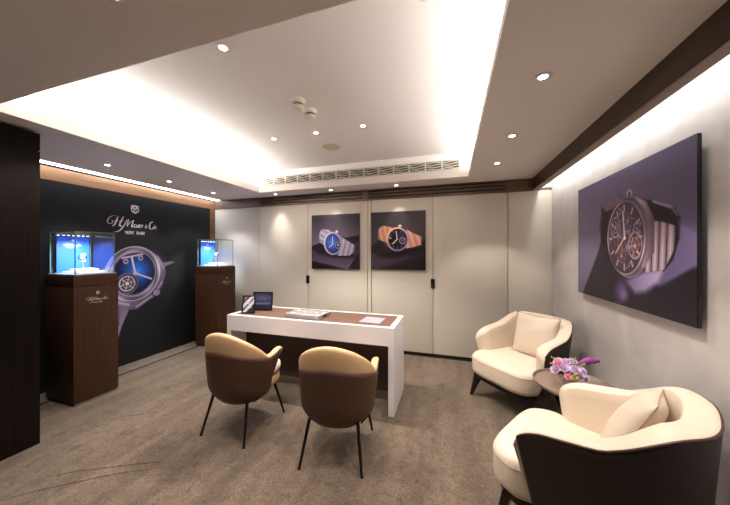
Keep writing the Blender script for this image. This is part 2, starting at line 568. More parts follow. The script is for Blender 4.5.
def paint_blue(w, h):
    C = Canvas(w, h, 190, 200, (58, 48, 62))
    C.grad(np.ones(len(C.u)), (118, 100, 124), (46, 40, 50), (C.v - 0.38) / 0.36)
    C.fill(np.clip(1 - np.abs(C.u - 0.45) / 0.6, 0, 1) * 0.15, (150, 130, 155))
    C.F(C.poly([(0, .335), (.14, .385), (.76, .49), (.76, .0), (0, 0)]), (32, 26, 36))
    C.grad(C.soft(C.poly([(0, .30), (.13, .22), (.45, .25), (.76, .41), (.76, .24), (.59, .0), (.56, .0), (0, .115)]), .006), (66, 54, 74), (112, 94, 118), 1 - C.v / .3)
    C.F(C.poly([(.76, .24), (.76, 0), (.585, 0)]), (36, 30, 40))
    C.F(C.poly([(0, .115), (0, 0), (.57, 0)]), (28, 22, 30))
    C.F(C.ell(.45, .2, .24, .035, -3), (30, 24, 34), .02)
    watch_band(C, [(.165, .585), (.285, .575), (.33, .53), (.23, .39), (.2, .35), (.13, .40), (.125, .52)], (204, 198, 212), (140, 132, 154), 12, (.5, 1))
    watch_band(C, [(.43, .50), (.50, .455), (.69, .345), (.68, .25), (.61, .195), (.42, .19)], (200, 192, 206), (134, 124, 148), 13, (1, -.25))
    C.F(C.seg((.50, .475), (.68, .37), .012), (60, 52, 66))
    C.F(C.ell(.41, .545, .022, .02), (220, 214, 226))
    d = C.ell(.347, .375, .145, .172, 8)
    C.grad(C.soft(d), (226, 220, 232), (140, 130, 152), (C.u - .2) / .32)
    d = C.ell(.346, .372, .118, .145, 8)
    C.grad(C.soft(d), (96, 140, 226), (22, 44, 128), (np.hypot(C.u - .33, C.v - .38)) / .15)
    C.F(C.ell(.43, .347, .045, .05), (150, 150, 170)); C.F(C.ell(.43, .347, .034, .038), (40, 36, 52))
    C.F(C.ell(.43, .35, .014, .016), (200, 200, 215))
    C.F(C.seg((.346, .358), (.343, .475), .012), (225, 228, 240)); C.F(C.seg((.346, .358), (.288, .318), .012), (225, 228, 240))
    return C


def paint_rose(w, h):
    C = Canvas(w, h, 190, 200, (70, 60, 66))
    C.grad(np.ones(len(C.u)), (66, 58, 64), (88, 78, 84), 1 - C.v / .8)
    C.grad(C.soft(C.poly([(0, .8), (0, .33), (.15, .34), (.3, .52), (.5, .8)]), .01), (92, 80, 88), (60, 52, 60), C.v / .8)
    C.grad(C.soft(C.poly([(.3, .52), (.5, .8), (.76, .8), (.76, .4), (.55, .5)]), .01), (54, 46, 52), (78, 70, 74), C.u / .76)
    C.F(C.poly([(0, .32), (.16, .43), (.22, .3), (.76, .4), (.76, .0), (0, 0)]), (44, 36, 42), .01)
    C.grad(C.soft(C.poly([(0, .25), (.1, .2), (.3, .15), (.76, .30), (.76, .22), (.1, .0), (0, .02)]), .02), (84, 72, 84), (48, 40, 48), C.u / .76)
    C.F(C.poly([(.76, .15), (.76, 0), (.15, 0)]), (36, 30, 34), .01)
    C.F(C.ell(.45, .23, .26, .04, 8), (26, 20, 24), .03)
    watch_band(C, [(.108, .547), (.138, .59), (.19, .605), (.315, .575), (.227, .371), (.15, .40), (.108, .43)], (226, 170, 146), (186, 126, 106), 14, (1, .2))
    watch_band(C, [(.50, .55), (.58, .50), (.70, .445), (.695, .338), (.60, .31), (.495, .29)], (232, 178, 154), (196, 136, 116), 12, (1, .3))
    C.F(C.seg((.52, .545), (.68, .47), .014), (96, 54, 46))
    C.F(C.ell(.412, .596, .024, .02), (240, 200, 180))
    d = C.ell(.376, .417, .152, .165, 0)
    C.grad(C.soft(d), (244, 190, 166), (150, 130, 214), (C.u - C.v + .25) / .45)
    d = C.ell(.378, .417, .130, .142, 0)
    C.grad(C.soft(d), (30, 24, 30), (12, 9, 14), np.hypot(C.u - .37, C.v - .41) / .14)
    C.F(C.ell(.445, .45, .05, .07, 20), (52, 44, 84), .012)
    C.F(np.abs(C.ell(.445, .395, .038, .042)) - .006, (170, 150, 170)); C.F(C.ell(.445, .395, .022, .026), (100, 84, 110))
    C.F(C.seg((.374, .417), (.36, .525), .013), (236, 224, 224)); C.F(C.seg((.374, .417), (.312, .355), .015), (236, 224, 224))
    C.F(C.seg((.255, .45), (.29, .432), .013), (230, 220, 222))
    for a in range(0, 360, 30):
        if 20 < a < 40 or a in (90,): continue
        x, y = .376 + .115 * math.cos(math.radians(a)), .417 + .126 * math.sin(math.radians(a))
        C.F(C.seg((x, y), (.376 + .10 * math.cos(math.radians(a)), .417 + .11 * math.sin(math.radians(a))), .006), (200, 186, 190))
    return C


pic1 = canvas_picture('square canvas picture of a steel wristwatch with a blue dial on the panelled wall', -2.007, -1.246, 1.16, 1.96, paint_blue)
pic2 = canvas_picture('square canvas picture of a rose gold wristwatch with a black dial on the panelled wall', -1.075, -0.32, 1.165, 1.962, paint_rose)
for p in (pic1, pic2): p['group'] = 'two square watch pictures on the panelled wall'


def gear(C, cx, cy, rx, ry, col, dark, sp=5, ph=0.0):
    C.F(C.ell(cx, cy, rx, ry), dark)
    C.F(np.abs(C.ell(cx, cy, rx * .86, ry * .86)) - rx * .1, col)
    C.F(np.abs(C.ell(cx, cy, rx * .5, ry * .5)) - rx * .06, col)
    for k in range(sp):
        a = ph + 2 * PI * k / sp
        C.F(C.seg((cx, cy), (cx + rx * .85 * math.cos(a), cy + ry * .85 * math.sin(a)), rx * .13), col)
    C.F(C.ell(cx, cy, rx * .16, ry * .16), (220, 170, 150))


def paint_skeleton(w, h):
    C = Canvas(w, h, 320, 236, (80, 72, 96))
    base = np.clip((C.v - .25) / .67, 0, 1)
    C.grad(np.ones(len(C.u)), (88, 80, 106), (98, 89, 114), base)
    C.fill(np.clip(1 - np.hypot(C.u - .1, C.v - .62) / .8, 0, 1) * .45, (150, 136, 168))
    C.fill(np.clip((C.v - .6) / .32, 0, 1) * .45, (84, 72, 100))
    C.fill(np.clip((C.u - .85) / .4, 0, 1) * np.clip((C.v - .45) / .3, 0, 1) * .3, (60, 52, 76))
    # dark slab and its lit edge
    C.F(C.poly([(.42, .50), (.36, .37), (.09, 0), (1.26, 0), (1.26, .285), (1.13, .30), (.95, .35), (.6, .3)]), (30, 22, 36), .008)
    C.grad(C.soft(C.poly([(.97, .50), (1.16, .50), (1.26, .44), (1.26, .30), (1.02, .17), (.90, .20)]), .012), (78, 66, 104), (120, 106, 150), (C.u - .9) / .36)
    C.grad(C.soft(C.poly([(.70, .17), (.88, .24), (1.04, .26), (1.0, .19), (.90, .125), (.80, .10)]), .02), (110, 94, 138), (176, 158, 196), (C.u - .7) / .3)
    C.F(C.ell(.66, .09, .07, .07), (82, 64, 108), .035)
    C.F(C.ell(.68, .075, .03, .03), (120, 96, 140), .02)
    # left part of the bracelet
    C.F(C.poly([(.375, .56), (.40, .70), (.45, .735), (.64, .75), (.70, .70), (.56, .25), (.50, .30), (.385, .37)]), (26, 18, 26))
    watch_band(C, [(.415, .70), (.44, .735), (.63, .752), (.67, .715), (.55, .665), (.46, .655)], (150, 128, 138), (66, 50, 60), 30, (1, -.4))
    C.F(C.seg((.40, .69), (.385, .42), .010), (96, 84, 116))
    # top and far side of the bracelet
    C.F(C.poly([(.80, .70), (.94, .655), (1.12, .585), (1.155, .53), (1.15, .43), (1.11, .32), (1.04, .25), (.9, .4)]), (24, 17, 24))
    C.F(C.seg((.96, .645), (1.10, .59), .014), (150, 134, 150)); C.F(C.seg((1.10, .59), (1.135, .545), .01), (120, 104, 124))
    C.F(C.seg((1.146, .52), (1.145, .44), .006), (90, 78, 96))
    # near links of the bracelet
    d = C.poly([(.90, .545), (1.02, .525), (1.125, .492), (1.115, .37), (1.045, .262), (.97, .25), (.89, .235)])
    t = ((C.u + (.52 - C.v) * .05 - .905) / .056) % 1.0
    C.grad(C.soft(d), (196, 176, 184), (112, 92, 104), np.abs(t - .4) * 2.0)
    C.fill(C.soft(d) * C.soft(np.abs(t - .97) - .08, .05), (34, 22, 30))
    # case
    C.grad(C.soft(C.ell(.735, .462, .212, .268, 4)), (44, 34, 44), (116, 98, 112), (C.u - .6) / .35)
    C.F(np.abs(C.ell(.725, .458, .212, .262, 4)) - .006, (120, 104, 122))
    C.grad(C.soft(C.poly([(.80, .70), (.90, .60), (.925, .50), (.91, .38), (.86, .27), (.88, .26), (.97, .36), (.97, .55), (.90, .66)]), .006), (178, 156, 170), (96, 78, 92), (C.u - .84) / .12)
    C.F(C.ell(.742, .735, .03, .026), (170, 158, 170)); C.F(C.ell(.742, .728, .016, .02), (80, 66, 80))
    C.conic(C.ell(.69, .452, .206, .248, 4), .69, .452, (100, 84, 98), (206, 188, 202), 1.0); C.F(C.ell(.69, .452, .192, .234, 4), (44, 32, 42))
    inner = C.soft(C.ell(.69, .452, .184, .226, 4))
    save = C.c.copy()
    C.F(C.ell(.69, .452, .184, .226, 4), (70, 56, 72))
    gear(C, .585, .53, .062, .08, (150, 132, 150), (30, 20, 30), 5, .3)
    gear(C, .80, .40, .075, .095, (160, 132, 140), (36, 22, 28), 6, .1)
    gear(C, .72, .56, .05, .06, (110, 92, 108), (26, 18, 26), 4, .5)
    gear(C, .66, .33, .05, .05, (130, 104, 110), (32, 20, 28), 5, .9)
    rnd = random.Random(4)
    for k in range(80):
        a = rnd.uniform(0, 2 * PI); r = rnd.uniform(.03, .17)
        x, y = .69 + r * math.cos(a), .452 + r * 1.2 * math.sin(a)
        b = a + rnd.uniform(-1.2, 1.2) + PI / 2
        l = rnd.uniform(.015, .06); g = rnd.randint(80, 200)
        C.F(C.seg((x, y), (x + l * math.cos(b), y + l * math.sin(b)), .006), (g, int(g * .82), int(g * .92)))
    for a in range(0, 360, 30):
        ca, sa = math.cos(math.radians(a)), math.sin(math.radians(a))
        C.F(C.seg((.69 + .175 * ca, .452 + .213 * sa), (.69 + .145 * ca, .452 + .175 * sa), .011), (222, 168, 150))
    C.c = C.c * inner[:, None] + save * (1 - inner[:, None])
    C.F(C.seg((.692, .45), (.672, .63), .011), (234, 226, 236)); C.F(C.seg((.695, .46), (.59, .352), .011), (232, 172, 150))
    C.F(C.ell(.692, .452, .014, .014), (232, 190, 176))
    # sheen at the lower bezel
    return C


t = thing('wall_picture', 'very large canvas picture of a skeleton wristwatch on the grey plaster wall', 'picture', (XR, 2.31, 1.045))
w_, h_ = 1.252, 0.913
bm = bmesh.new(); add_box(bm, (-0.038, -w_ / 2, 0), (-0.021, w_ / 2, h_), 0.002)
obj('canvas', bm, M['black_plastic'], t)
boxobj('batten', (-0.022, -w_ / 2 + .1, .1), (0, w_ / 2 - .1, h_ - .1), M['black_plastic'], t)
C = paint_skeleton(w_, h_)
C.build('print', M['ink'], (-0.0392, w_ / 2, 0), (0, -1, 0), (0, 0, 1), t)


# ------------------------------------------------------------------ script lettering (flat strokes)
STROKES = [  # units: 1 = full wordmark width; y up
    ([(.215, .325), (.12, .335), (.04, .29), (.005, .21), (.03, .165), (.075, .17), (.10, .215), (.07, .25)], .7),
    ([(.185, .315), (.165, .24), (.13, .15), (.085, .115)], 1.5),
    ([(.295, .335), (.255, .25), (.222, .16), (.235, .12), (.26, .14)], 1.5),
    ([(.11, .215), (.17, .235), (.25, .225), (.30, .25)], .6),
    ([(.12, .0), (.18, .005), (.25, .06), (.31, .16), (.36, .26), (.395, .285)], 1.1),
    ([(.395, .285), (.375, .20), (.36, .13)], 1.2),
    ([(.375, .15), (.43, .23), (.49, .28)], .7),
    ([(.49, .28), (.47, .20), (.455, .13), (.475, .125)], 1.4),
    ([(.53, .19), (.505, .17), (.505, .13), (.535, .125), (.555, .155), (.53, .19)], 1.0),
    ([(.59, .19), (.575, .175), (.59, .15), (.58, .125), (.56, .13)], 1.0),
    ([(.61, .155), (.64, .175), (.625, .195), (.605, .165), (.61, .13), (.64, .135)], .9),
    ([(.665, .19), (.66, .13)], 1.2), ([(.662, .16), (.685, .19), (.705, .185)], .8),
    ([(.775, .13), (.74, .18), (.755, .195), (.765, .175), (.735, .15), (.74, .125), (.765, .135), (.785, .155)], .8),
    ([(.90, .265), (.885, .285), (.85, .255), (.825, .18), (.84, .12), (.88, .115), (.91, .145)], 1.5),
    ([(.925, .185), (.915, .13), (.93, .125)], 1.1), ([(.932, .215), (.934, .222)], 1.4),
    ([(.95, .15), (.98, .175), (.965, .19), (.948, .165), (.955, .128), (.98, .133)], .9),
    ([(.995, .125), (.998, .13)], 1.4),
]
FONT5 = {  # straight-stroke capitals on a 1 x 1.4 cell
    'V': [[(0, 1.4), (.5, 0), (1, 1.4)]], 'E': [[(.9, 1.4), (0, 1.4), (0, 0), (.9, 0)], [(0, .7), (.75, .7)]],
    'R': [[(0, 0), (0, 1.4), (.7, 1.4), (.9, 1.2), (.9, .9), (.7, .7), (0, .7)], [(.45, .7), (.95, 0)]],
    'Y': [[(0, 1.4), (.5, .75), (1, 1.4)], [(.5, .75), (.5, 0)]], 'A': [[(0, 0), (.5, 1.4), (1, 0)], [(.2, .45), (.8, .45)]]}


def spline(pts, n=6):
    P = [pts[0]] + list(pts) + [pts[-1]]; out = []
    for i in range(1, len(P) - 2):
        for k in range(n):
            t = k / n
            out.append(tuple(0.5 * (2 * P[i][j] + (P[i + 1][j] - P[i - 1][j]) * t + (2 * P[i - 1][j] - 5 * P[i][j] + 4 * P[i + 1][j] - P[i + 2][j]) * t * t
                                    + (-P[i - 1][j] + 3 * P[i][j] - 3 * P[i + 1][j] + P[i + 2][j]) * t ** 3) for j in range(2)))
    out.append(pts[-1]); return out


def ribbon(bm, pts, wfun, o, U, V, N_):
    L_, R_ = [], []
    n = len(pts)
    for i, p in enumerate(pts):
        a, b = pts[max(i - 1, 0)], pts[min(i + 1, n - 1)]
        dx, dy = b[0] - a[0], b[1] - a[1]; l = math.hypot(dx, dy) or 1
        w2 = wfun(dx / l, dy / l, i / max(n - 1, 1)) / 2
        nx, ny = -dy / l * w2, dx / l * w2
        for lst, s in ((L_, 1), (R_, -1)):
            lst.append(bm.verts.new(o + U * (p[0] + s * nx) + V * (p[1] + s * ny)))
    for i in range(n - 1):
        bm.faces.new((L_[i], L_[i + 1], R_[i + 1], R_[i]))


def wordmark(name, parent, centre, U, N_, width, mat, bold=1.0, tagline=True):
    """crest over script over small capitals; centre is the script's middle on the surface"""
    U = Vector(U); V = Vector((0, 0, 1)); N_ = Vector(N_)
    o = Vector(centre) + N_ * 0.0015 - U * width / 2 - V * width * 0.18
    bm = bmesh.new()
    for pts, b in STROKES:
        sp = [(x * width, y * width) for x, y in spline(pts)]
        ribbon(bm, sp, lambda dx, dy, t: width * 0.0145 * b * bold * (0.45 + 0.9 * abs(dy)) * (0.55 + 0.45 * math.sin(PI * min(max(t, .08), .92))), o, U, V, N_)
    script = obj(name, bm, mat, parent)
    # crest
    bm = bmesh.new(); cw = width * .15; cx, cy = width * .52, width * .45
    out = [(-.5, 1), (.5, 1), (.5, .35), (.38, .12), (0, -.1), (-.38, .12), (-.5, .35), (-.5, 1)]
    f = lambda p: (cx + p[0] * cw, cy + p[1] * cw * .95)
    ribbon(bm, [f(p) for p in out], lambda *a: cw * .1 * bold, o, U, V, N_)
    for x in (-.25, 0, .25): ribbon(bm, [f((x, 1)), f((x, 1.16))], lambda *a: cw * .14, o, U, V, N_)
    ribbon(bm, [f((-.5, .62)), f((.5, .62))], lambda *a: cw * .08 * bold, o, U, V, N_)
    ribbon(bm, [f((-.25, .95)), f((-.25, .68))], lambda *a: cw * .2, o, U, V, N_)
    ribbon(bm, [f((.2, .95)), f((.2, .68))], lambda *a: cw * .24, o, U, V, N_)
    ribbon(bm, [f((-.28, .2)), f((0, .55)), f((.28, .2)), f((0, .05)), f((-.28, .2))], lambda *a: cw * .11, o, U, V, N_)
    obj('crest', bm, mat, parent)
    if tagline:
        bm = bmesh.new(); s = width * .042; x = width * .325; y0 = -width * .06 + width * 0.03
        for ch in 'VERY RARE':
            if ch != ' ':
                for st in FONT5[ch]:
                    ribbon(bm, [(x + p[0] * s * .75, y0 + p[1] * s) for p in st], lambda *a: s * .26 * bold, o, U, V, N_)
            x += s * (1.08 if ch != ' ' else 1.25)
        obj('tagline', bm, mat, parent)
    return script


# ------------------------------------------------------------------ black mural
mural = thing('wall_mural', 'black wall mural with white script lettering and a blue dialled watch', 'mural', (XL, 2.42, 0))
my0, my1 = CY + 0.012, 3.62
bm = bmesh.new(); add_box(bm, (-0.03, my0 - 2.42, 0.0), (0.02, my1 - 2.42, 2.134))
obj('board', bm, M['mural'], mural)
bm = bmesh.new()
for yy in (2.03, 2.83):
    add_box(bm, (0.0195, yy - 2.42 - 0.001, 0), (0.0204, yy - 2.42 + 0.001, 2.134))
obj('seam', bm, M['black'], mural)
wordmark('script_lettering', mural, (0.02, 2.462 - 2.42, 1.755), (0, 1, 0), (1, 0, 0), 0.575, M['white_print'], 1.05)


def paint_mural_watch():
    # canvas covers Y 1.95..3.02, Z 0.25..1.52
    y0, z0 = 1.95, 0.25
    C = Canvas(1.1, 1.27, 250, 290, (22, 21, 24))
    p = lambda y, z: (y - y0, z - z0)
    mask = np.zeros(len(C.u))

    def F(d, col, s=None):
        C.F(d, col, s); np.maximum(mask, C.soft(d, s), out=mask)

    def G(d, a, b, t, s=None):
        m = C.soft(d, s); C.grad(m, a, b, t); np.maximum(mask, m, out=mask)
    # strap going down
    G(C.poly([p(2.05, .80), p(2.42, .72), p(2.33, .50), p(2.28, .34), p(2.2, .25), p(2.0, .25)]), (40, 34, 44), (128, 112, 136), (C.u - .1) / .35)
    G(C.poly([p(2.33, .72), p(2.41, .70), p(2.315, .48), p(2.285, .36), p(2.265, .36), p(2.29, .5)]), (176, 160, 180), (110, 96, 116), (C.v) / .5, .01)
    F(C.seg(p(2.1, .60), p(2.30, .53), .01), (20, 17, 22))
    # far lug fading to the right
    F(C.poly([p(2.66, 1.46), p(2.74, 1.42), p(2.86, 1.30), p(2.82, 1.22), p(2.66, 1.40)]), (52, 45, 56), .035)
    F(C.poly([p(2.80, 1.26), p(2.97, 1.275), p(3.0, 1.255), p(2.86, 1.20), p(2.80, 1.16)]), (120, 106, 124), .012)
    # case body
    G(C.poly([p(2.62, 1.44), p(2.76, 1.36), p(2.86, 1.22), p(2.872, 1.10), p(2.82, .92), p(2.70, .79), p(2.49, .665), p(2.40, .68), p(2.28, .76), p(2.12, .84), p(2.12, 1.2), p(2.3, 1.4)]),
      (112, 98, 118), (48, 40, 54), (C.u - C.v + .1) / .6)
    F(C.seg(p(2.49, .70), p(2.70, .82), .014), (196, 180, 200), .012)
    F(C.seg(p(2.70, .82), p(2.82, .99), .012), (190, 172, 196), .012)
    F(C.seg(p(2.12, .86), p(2.40, .74), .012), (206, 190, 210), .02)
    F(C.seg(p(2.835, 1.18), p(2.76, 1.34), .016), (176, 160, 182), .012)
    # crown
    F(C.ell(*p(2.735, .85), .055, .05, 30), (44, 36, 48)); F(C.ell(*p(2.745, .85), .045, .042, 30), (170, 154, 176))
    for k in range(5): F(C.seg(p(2.715 + k * .015, .815), p(2.735 + k * .012, .885), .005), (60, 50, 66))
    # bezel
    ce = p(2.47, 1.13)
    d = C.ell(*ce, .325, .355, -12)
    C.conic(d, *ce, (62, 52, 68), (206, 190, 212), -.6); np.maximum(mask, C.soft(d), out=mask)
    F(np.abs(C.ell(*ce, .315, .345, -12)) - .004, (206, 192, 210))
    C.conic(C.ell(*ce, .285, .312, -12), *ce, (30, 24, 36), (150, 134, 156), 2.2)
    F(np.abs(C.ell(*ce, .262, .288, -12)) - .004, (186, 170, 190))
    # dial
    rr = np.hypot(C.u - p(2.50, 0)[0], (C.v - p(0, 1.16)[1]) * .9)
    G(C.ell(*ce, .238, .262, -12), (52, 128, 240), (10, 16, 52), rr / .225)
    # bridge and jewels at the top
    F(C.seg(p(2.33, 1.33), p(2.56, 1.375), .026), (150, 134, 154)); F(C.seg(p(2.33, 1.335), p(2.56, 1.38), .008), (214, 200, 216))
    for q in (p(2.37, 1.29), p(2.54, 1.33)):
        F(C.ell(*q, .03, .035), (160, 142, 160)); F(C.ell(*q, .014, .016), (70, 58, 74))
    # tourbillon
    q = p(2.385, 1.01)
    F(C.ell(*q, .125, .13), (20, 17, 26)); F(np.abs(C.ell(*q, .118, .124)) - .007, (120, 102, 120))
    F(np.abs(C.ell(*q, .085, .09)) - .010, (176, 156, 168)); F(np.abs(C.ell(*q, .05, .053)) - .007, (150, 130, 146))
    for k in range(6):
        a = k * PI / 3 + .3
        F(C.seg(q, (q[0] + .085 * math.cos(a), q[1] + .09 * math.sin(a)), .012), (190, 168, 178))
    F(C.ell(*q, .02, .02), (220, 190, 186))
    # hands
    F(C.seg(p(2.476, 1.135), p(2.435, 1.345), .022), (206, 190, 204)); F(C.seg(p(2.476, 1.135), p(2.675, 1.045), .020), (216, 190, 196))
    F(C.ell(*p(2.476, 1.135), .024, .025), (200, 170, 172))
    return C, mask > 0.03, y0, z0


C, mk, y0_, z0_ = paint_mural_watch()
wp = C.build('watch_print', M['ink'], (0.0212, y0_ - 2.42, z0_), (0, 1, 0), (0, 0, 1), mural, mk)
wp['label'] = 'silver watch with blue dial printed on the mural'


# ------------------------------------------------------------------ plinths and glass cases
def make_plinth(loc, label):
    t = thing('plinth', label, 'pedestal', loc, 0, 'walnut display plinths')      # origin: middle of the footprint
    boxobj('plinth_body', (-0.21, -0.175, 0.03), (0.21, 0.175, 1.078), M['plinth'], t, 0.002)
    boxobj('cap', (-0.21, -0.175, 1.083), (0.21, 0.175, 1.187), M['plinth'], t, 0.002)
    bm = bmesh.new(); add_box(bm, (-0.2, -0.165, 0.0), (0.2, 0.165, 0.03))
    obj('toe_recess', bm, M['black'], t)
    boxobj('shadow_gap', (-0.205, -0.17, 1.078), (0.205, 0.17, 1.083), M['black'], t)
    bm = bmesh.new(); add_box(bm, (0.2, -0.165, 0.008), (0.211, 0.165, 0.02))
    obj('base_strip', bm, M['chrome'], t)
    wordmark('script_lettering', t, (0.211, 0.0, 0.955), (0, 1, 0), (1, 0, 0), 0.17, M['silver_print'], 1.3)
    return t


def make_case(loc, label):
    t = thing('display_case', label, 'display case', loc, 0, 'lit glass display cases')
    W, D, Hh = 0.185, 0.152, 0.405
    boxobj('base_plate', (-W - .012, -D - .012, 0), (W + .012, D + .012, 0.012), plain('case_base', rgb(150, 152, 158), 0.35, metal=0.3), t, 0.002)
    g = 0.004
    for nm, lo, hi in (('glass_pane', (W - g, -D, 0.012), (W, D, Hh)), ('glass_pane', (-W, -D, 0.012), (-W + g, D, Hh)),
                       ('glass_pane', (-W + g, -D, 0.012), (W - g, -D + g, Hh)), ('glass_pane', (-W + g, D - g, 0.012), (W - g, D, Hh)),
                       ('glass_top', (-W, -D, Hh), (W, D, Hh + g))):
        boxobj(nm, lo, hi, M['glass'], t)
    bm = bmesh.new(); e = 0.0035
    for sx in (-1, 1):
        for sy in (-1, 1):
            add_box(bm, (sx * W - e, sy * D - e, 0.012), (sx * W + e, sy * D + e, Hh + g))
    for s in (-1, 1):
        for z in (Hh, ):
            add_box(bm, (s * W - e, -D, z - e + .002), (s * W + e, D, z + e + .002)); add_box(bm, (-W, s * D - e, z - e + .002), (W, s * D + e, z + e + .002))
    obj('glass_edges', bm, M['glass_edge'], t)
    b = boxobj('back_panel', (-W + 0.012, -D + 0.035, 0.014), (-W + 0.02, D - 0.02, Hh - 0.035), M['blue'], t)
    b['label'] = 'bright blue back panel with white lettering'
    wordmark('script_lettering', b, (-W + 0.02, 0.0, 0.285), (0, 1, 0), (1, 0, 0), 0.14, M['white_print'], 1.0)
    bm = bmesh.new(); add_box(bm, (-W + .01, -D + .015, Hh - 0.022), (-W + 0.05, D - .015, Hh - 0.002))
    obj('lamp_housing', bm, M['chrome'], t)
    bm = bmesh.new()
    for k in range(7):
        y = -D + 0.04 + k * (2 * D - 0.08) / 6
        add_lathe(bm, [(0, -.001), (0.009, -.001), (0.009, .001), (0, .001)], 12, (-W + 0.034, y, Hh - 0.025))
    obj('led_spots', bm, M['led_case'], t)
    d = bpy.data.lights.new('case_light', 'AREA'); d.shape = 'RECTANGLE'; d.size = 0.03; d.size_y = 0.15; d.spread = math.radians(105)
    d.energy = 5.5; d.color = (.86, .92, 1)
    l = bpy.data.objects.new('case_light', d); COL.objects.link(l); l.parent = t
    l.location = (0.07, 0, Hh - 0.012); l.rotation_euler = (0, math.radians(24), 0)
    return t


P1, P2 = (-3.46, 1.748, 0), (-3.46, 3.345, 0)
pl1 = make_plinth(P1, 'dark walnut plinth with pale script lettering, nearest the viewer on the left')
pl2 = dup(pl1, P2, 0, 'dark walnut plinth with pale script lettering, in the back left corner')
ca1 = make_case((P1[0], P1[1], 1.188), 'lit glass display case with blue back on the nearer walnut plinth')
ca2 = dup(ca1, (P2[0], P2[1], 1.188), 0, 'lit glass display case with blue back on the corner walnut plinth')


def make_riser(loc, label):
    t = thing('display_riser', label, 'display stand', loc, 0, 'white risers in the glass cases')
    boxobj('lower_step', (-0.12, -0.09, 0), (0.12, 0.12, 0.018), M['white'], t, 0.002)
    boxobj('upper_step', (-0.07, -0.06, 0.018), (0.08, 0.09, 0.042), M['white'], t, 0.002)
    return t


def make_watch(loc, label, rz):
    t = thing('wristwatch', label, 'wristwatch', loc, rz, 'wristwatches shown in the glass cases')
    # strap: upright loop standing on its stand
    bm = bmesh.new(); pts = []
    for k in range(25):
        a = 2 * PI * k / 24; pts.append((0.022 * math.cos(a), 0.032 * math.sin(a) + 0.085))
    rings = [[(x * 1.0, -0.011, z), (x * 1.0, 0.011, z), (x * .88, 0.011, .085 + (z - .085) * .9), (x * .88, -0.011, .085 + (z - .085) * .9)] for x, z in pts]
    add_loft(bm, rings, True, False)
    obj('strap', bm, M['white'], t, True, 40)
    bm = bmesh.new(); add_lathe(bm, [(0, 0), (.021, 0), (.024, .004), (.024, .009), (.019, .011), (0, .011)], 28)
    bmesh.ops.rotate(bm, verts=bm.verts, cent=(0, 0, 0), matrix=Matrix.Rotation(PI / 2, 3, 'Y'))
    bmesh.ops.translate(bm, verts=bm.verts, vec=(0.018, 0, 0.088))
    obj('watch_case', bm, M['chrome'], t, True, 40)
    bm = bmesh.new(); add_lathe(bm, [(0, 0), (.017, 0), (.017, .001), (0, .001)], 28)
    bmesh.ops.rotate(bm, verts=bm.verts, cent=(0, 0, 0), matrix=Matrix.Rotation(PI / 2, 3, 'Y'))
    bmesh.ops.translate(bm, verts=bm.verts, vec=(0.0292, 0, 0.088))
    obj('dial', bm, plain('dial_grey', rgb(150, 160, 190), .4), t)
    bm = bmesh.new(); add_tube(bm, [(0, 0, 0.002), (0, 0, 0.056)], 0.003, 8); add_lathe(bm, [(0, 0), (.018, 0), (.018, .003), (0, .003)], 20)
    obj('stand', bm, M['white'], t, True, 40)
    return t


r1 = make_riser((P1[0] + .0, P1[1] - .01, 1.2), 'white stepped riser under the watch in the nearer case')
r2 = dup(r1, (P2[0] + .0, P2[1] - .01, 1.2), 0, 'white stepped riser under the watch in the corner case')
w1 = make_watch((P1[0] - 0.0, P1[1] + 0.0, 1.242), 'small white wristwatch on a stand in the nearer glass case', math.radians(-35))
w2 = dup(w1, (P2[0] - 0.0, P2[1] + 0.0, 1.242), math.radians(-35), 'small white wristwatch on a stand in the corner glass case')
for o in (w1, w2): o.scale = (1.25, 1.25, 1.25)

# ------------------------------------------------------------------ ceiling fittings
def make_downlight(loc, label, tilt=0.0, power=DOWN_P, col=WARM, ang=92, group=None, blend=0.35):
    t = thing('recessed_downlight', label, 'ceiling light', loc, 0, group)
    bm = bmesh.new(); add_lathe(bm, [(.021, -.0004), (.024, -.001), (.030, -.003), (.040, -.004), (.042, -.001), (.042, .0005)], 32)
    obj('trim_ring', bm, M['ring'], t, True, 40)
    bm = bmesh.new(); add_lathe(bm, [(0, -.0005), (.021, -.0005)], 24)
    obj('lens', bm, M['lens'], t)
    d = bpy.data.lights.new('downlight_beam', 'SPOT'); d.energy = power; d.color = col
    d.spot_size = math.radians(ang); d.spot_blend = blend; d.shadow_soft_size = 0.02
    l = bpy.data.objects.new('downlight_beam', d); COL.objects.link(l); l.parent = t
    l.location = (0, 0, -0.012)
    return t


GU = 'downlights in the raised tray'; GL = 'downlights in the left strip of lower ceiling'
GR = 'downlights in the right strip of lower ceiling'; GB = 'small downlights above the beige panels'
for (x, y), lb in {(-2.40, 1.283): 'round downlight at the left end of the raised tray, beside the bright cove',
                   (-1.255, 1.264): 'round glaring downlight by the near edge of the raised tray',
                   (-0.115, 1.268): 'round downlight at the top edge of the photo in the raised tray',
                   (-1.755, 2.435): 'leftmost downlight of the row of three between detectors and grille',
                   (-1.271, 2.437): 'middle downlight of the row of three between detectors and grille',
                   (-0.782, 2.433): 'rightmost downlight of the row of three between detectors and grille'}.items():
    make_downlight((x, y, ZT), lb, power=DOWN_P * (1.6 if y > 2 else 1.1), group=GU)
for (x, y), lb in {(0.446, 1.596): 'nearest and largest looking downlight in the right ceiling strip',
                   (0.446, 2.333): 'middle downlight in the right ceiling strip',
                   (0.44, 3.009): 'farthest downlight in the right ceiling strip, near the back panels'}.items():
    make_downlight((x, y, ZS), lb, power=DOWN_P * .7, group=GR)
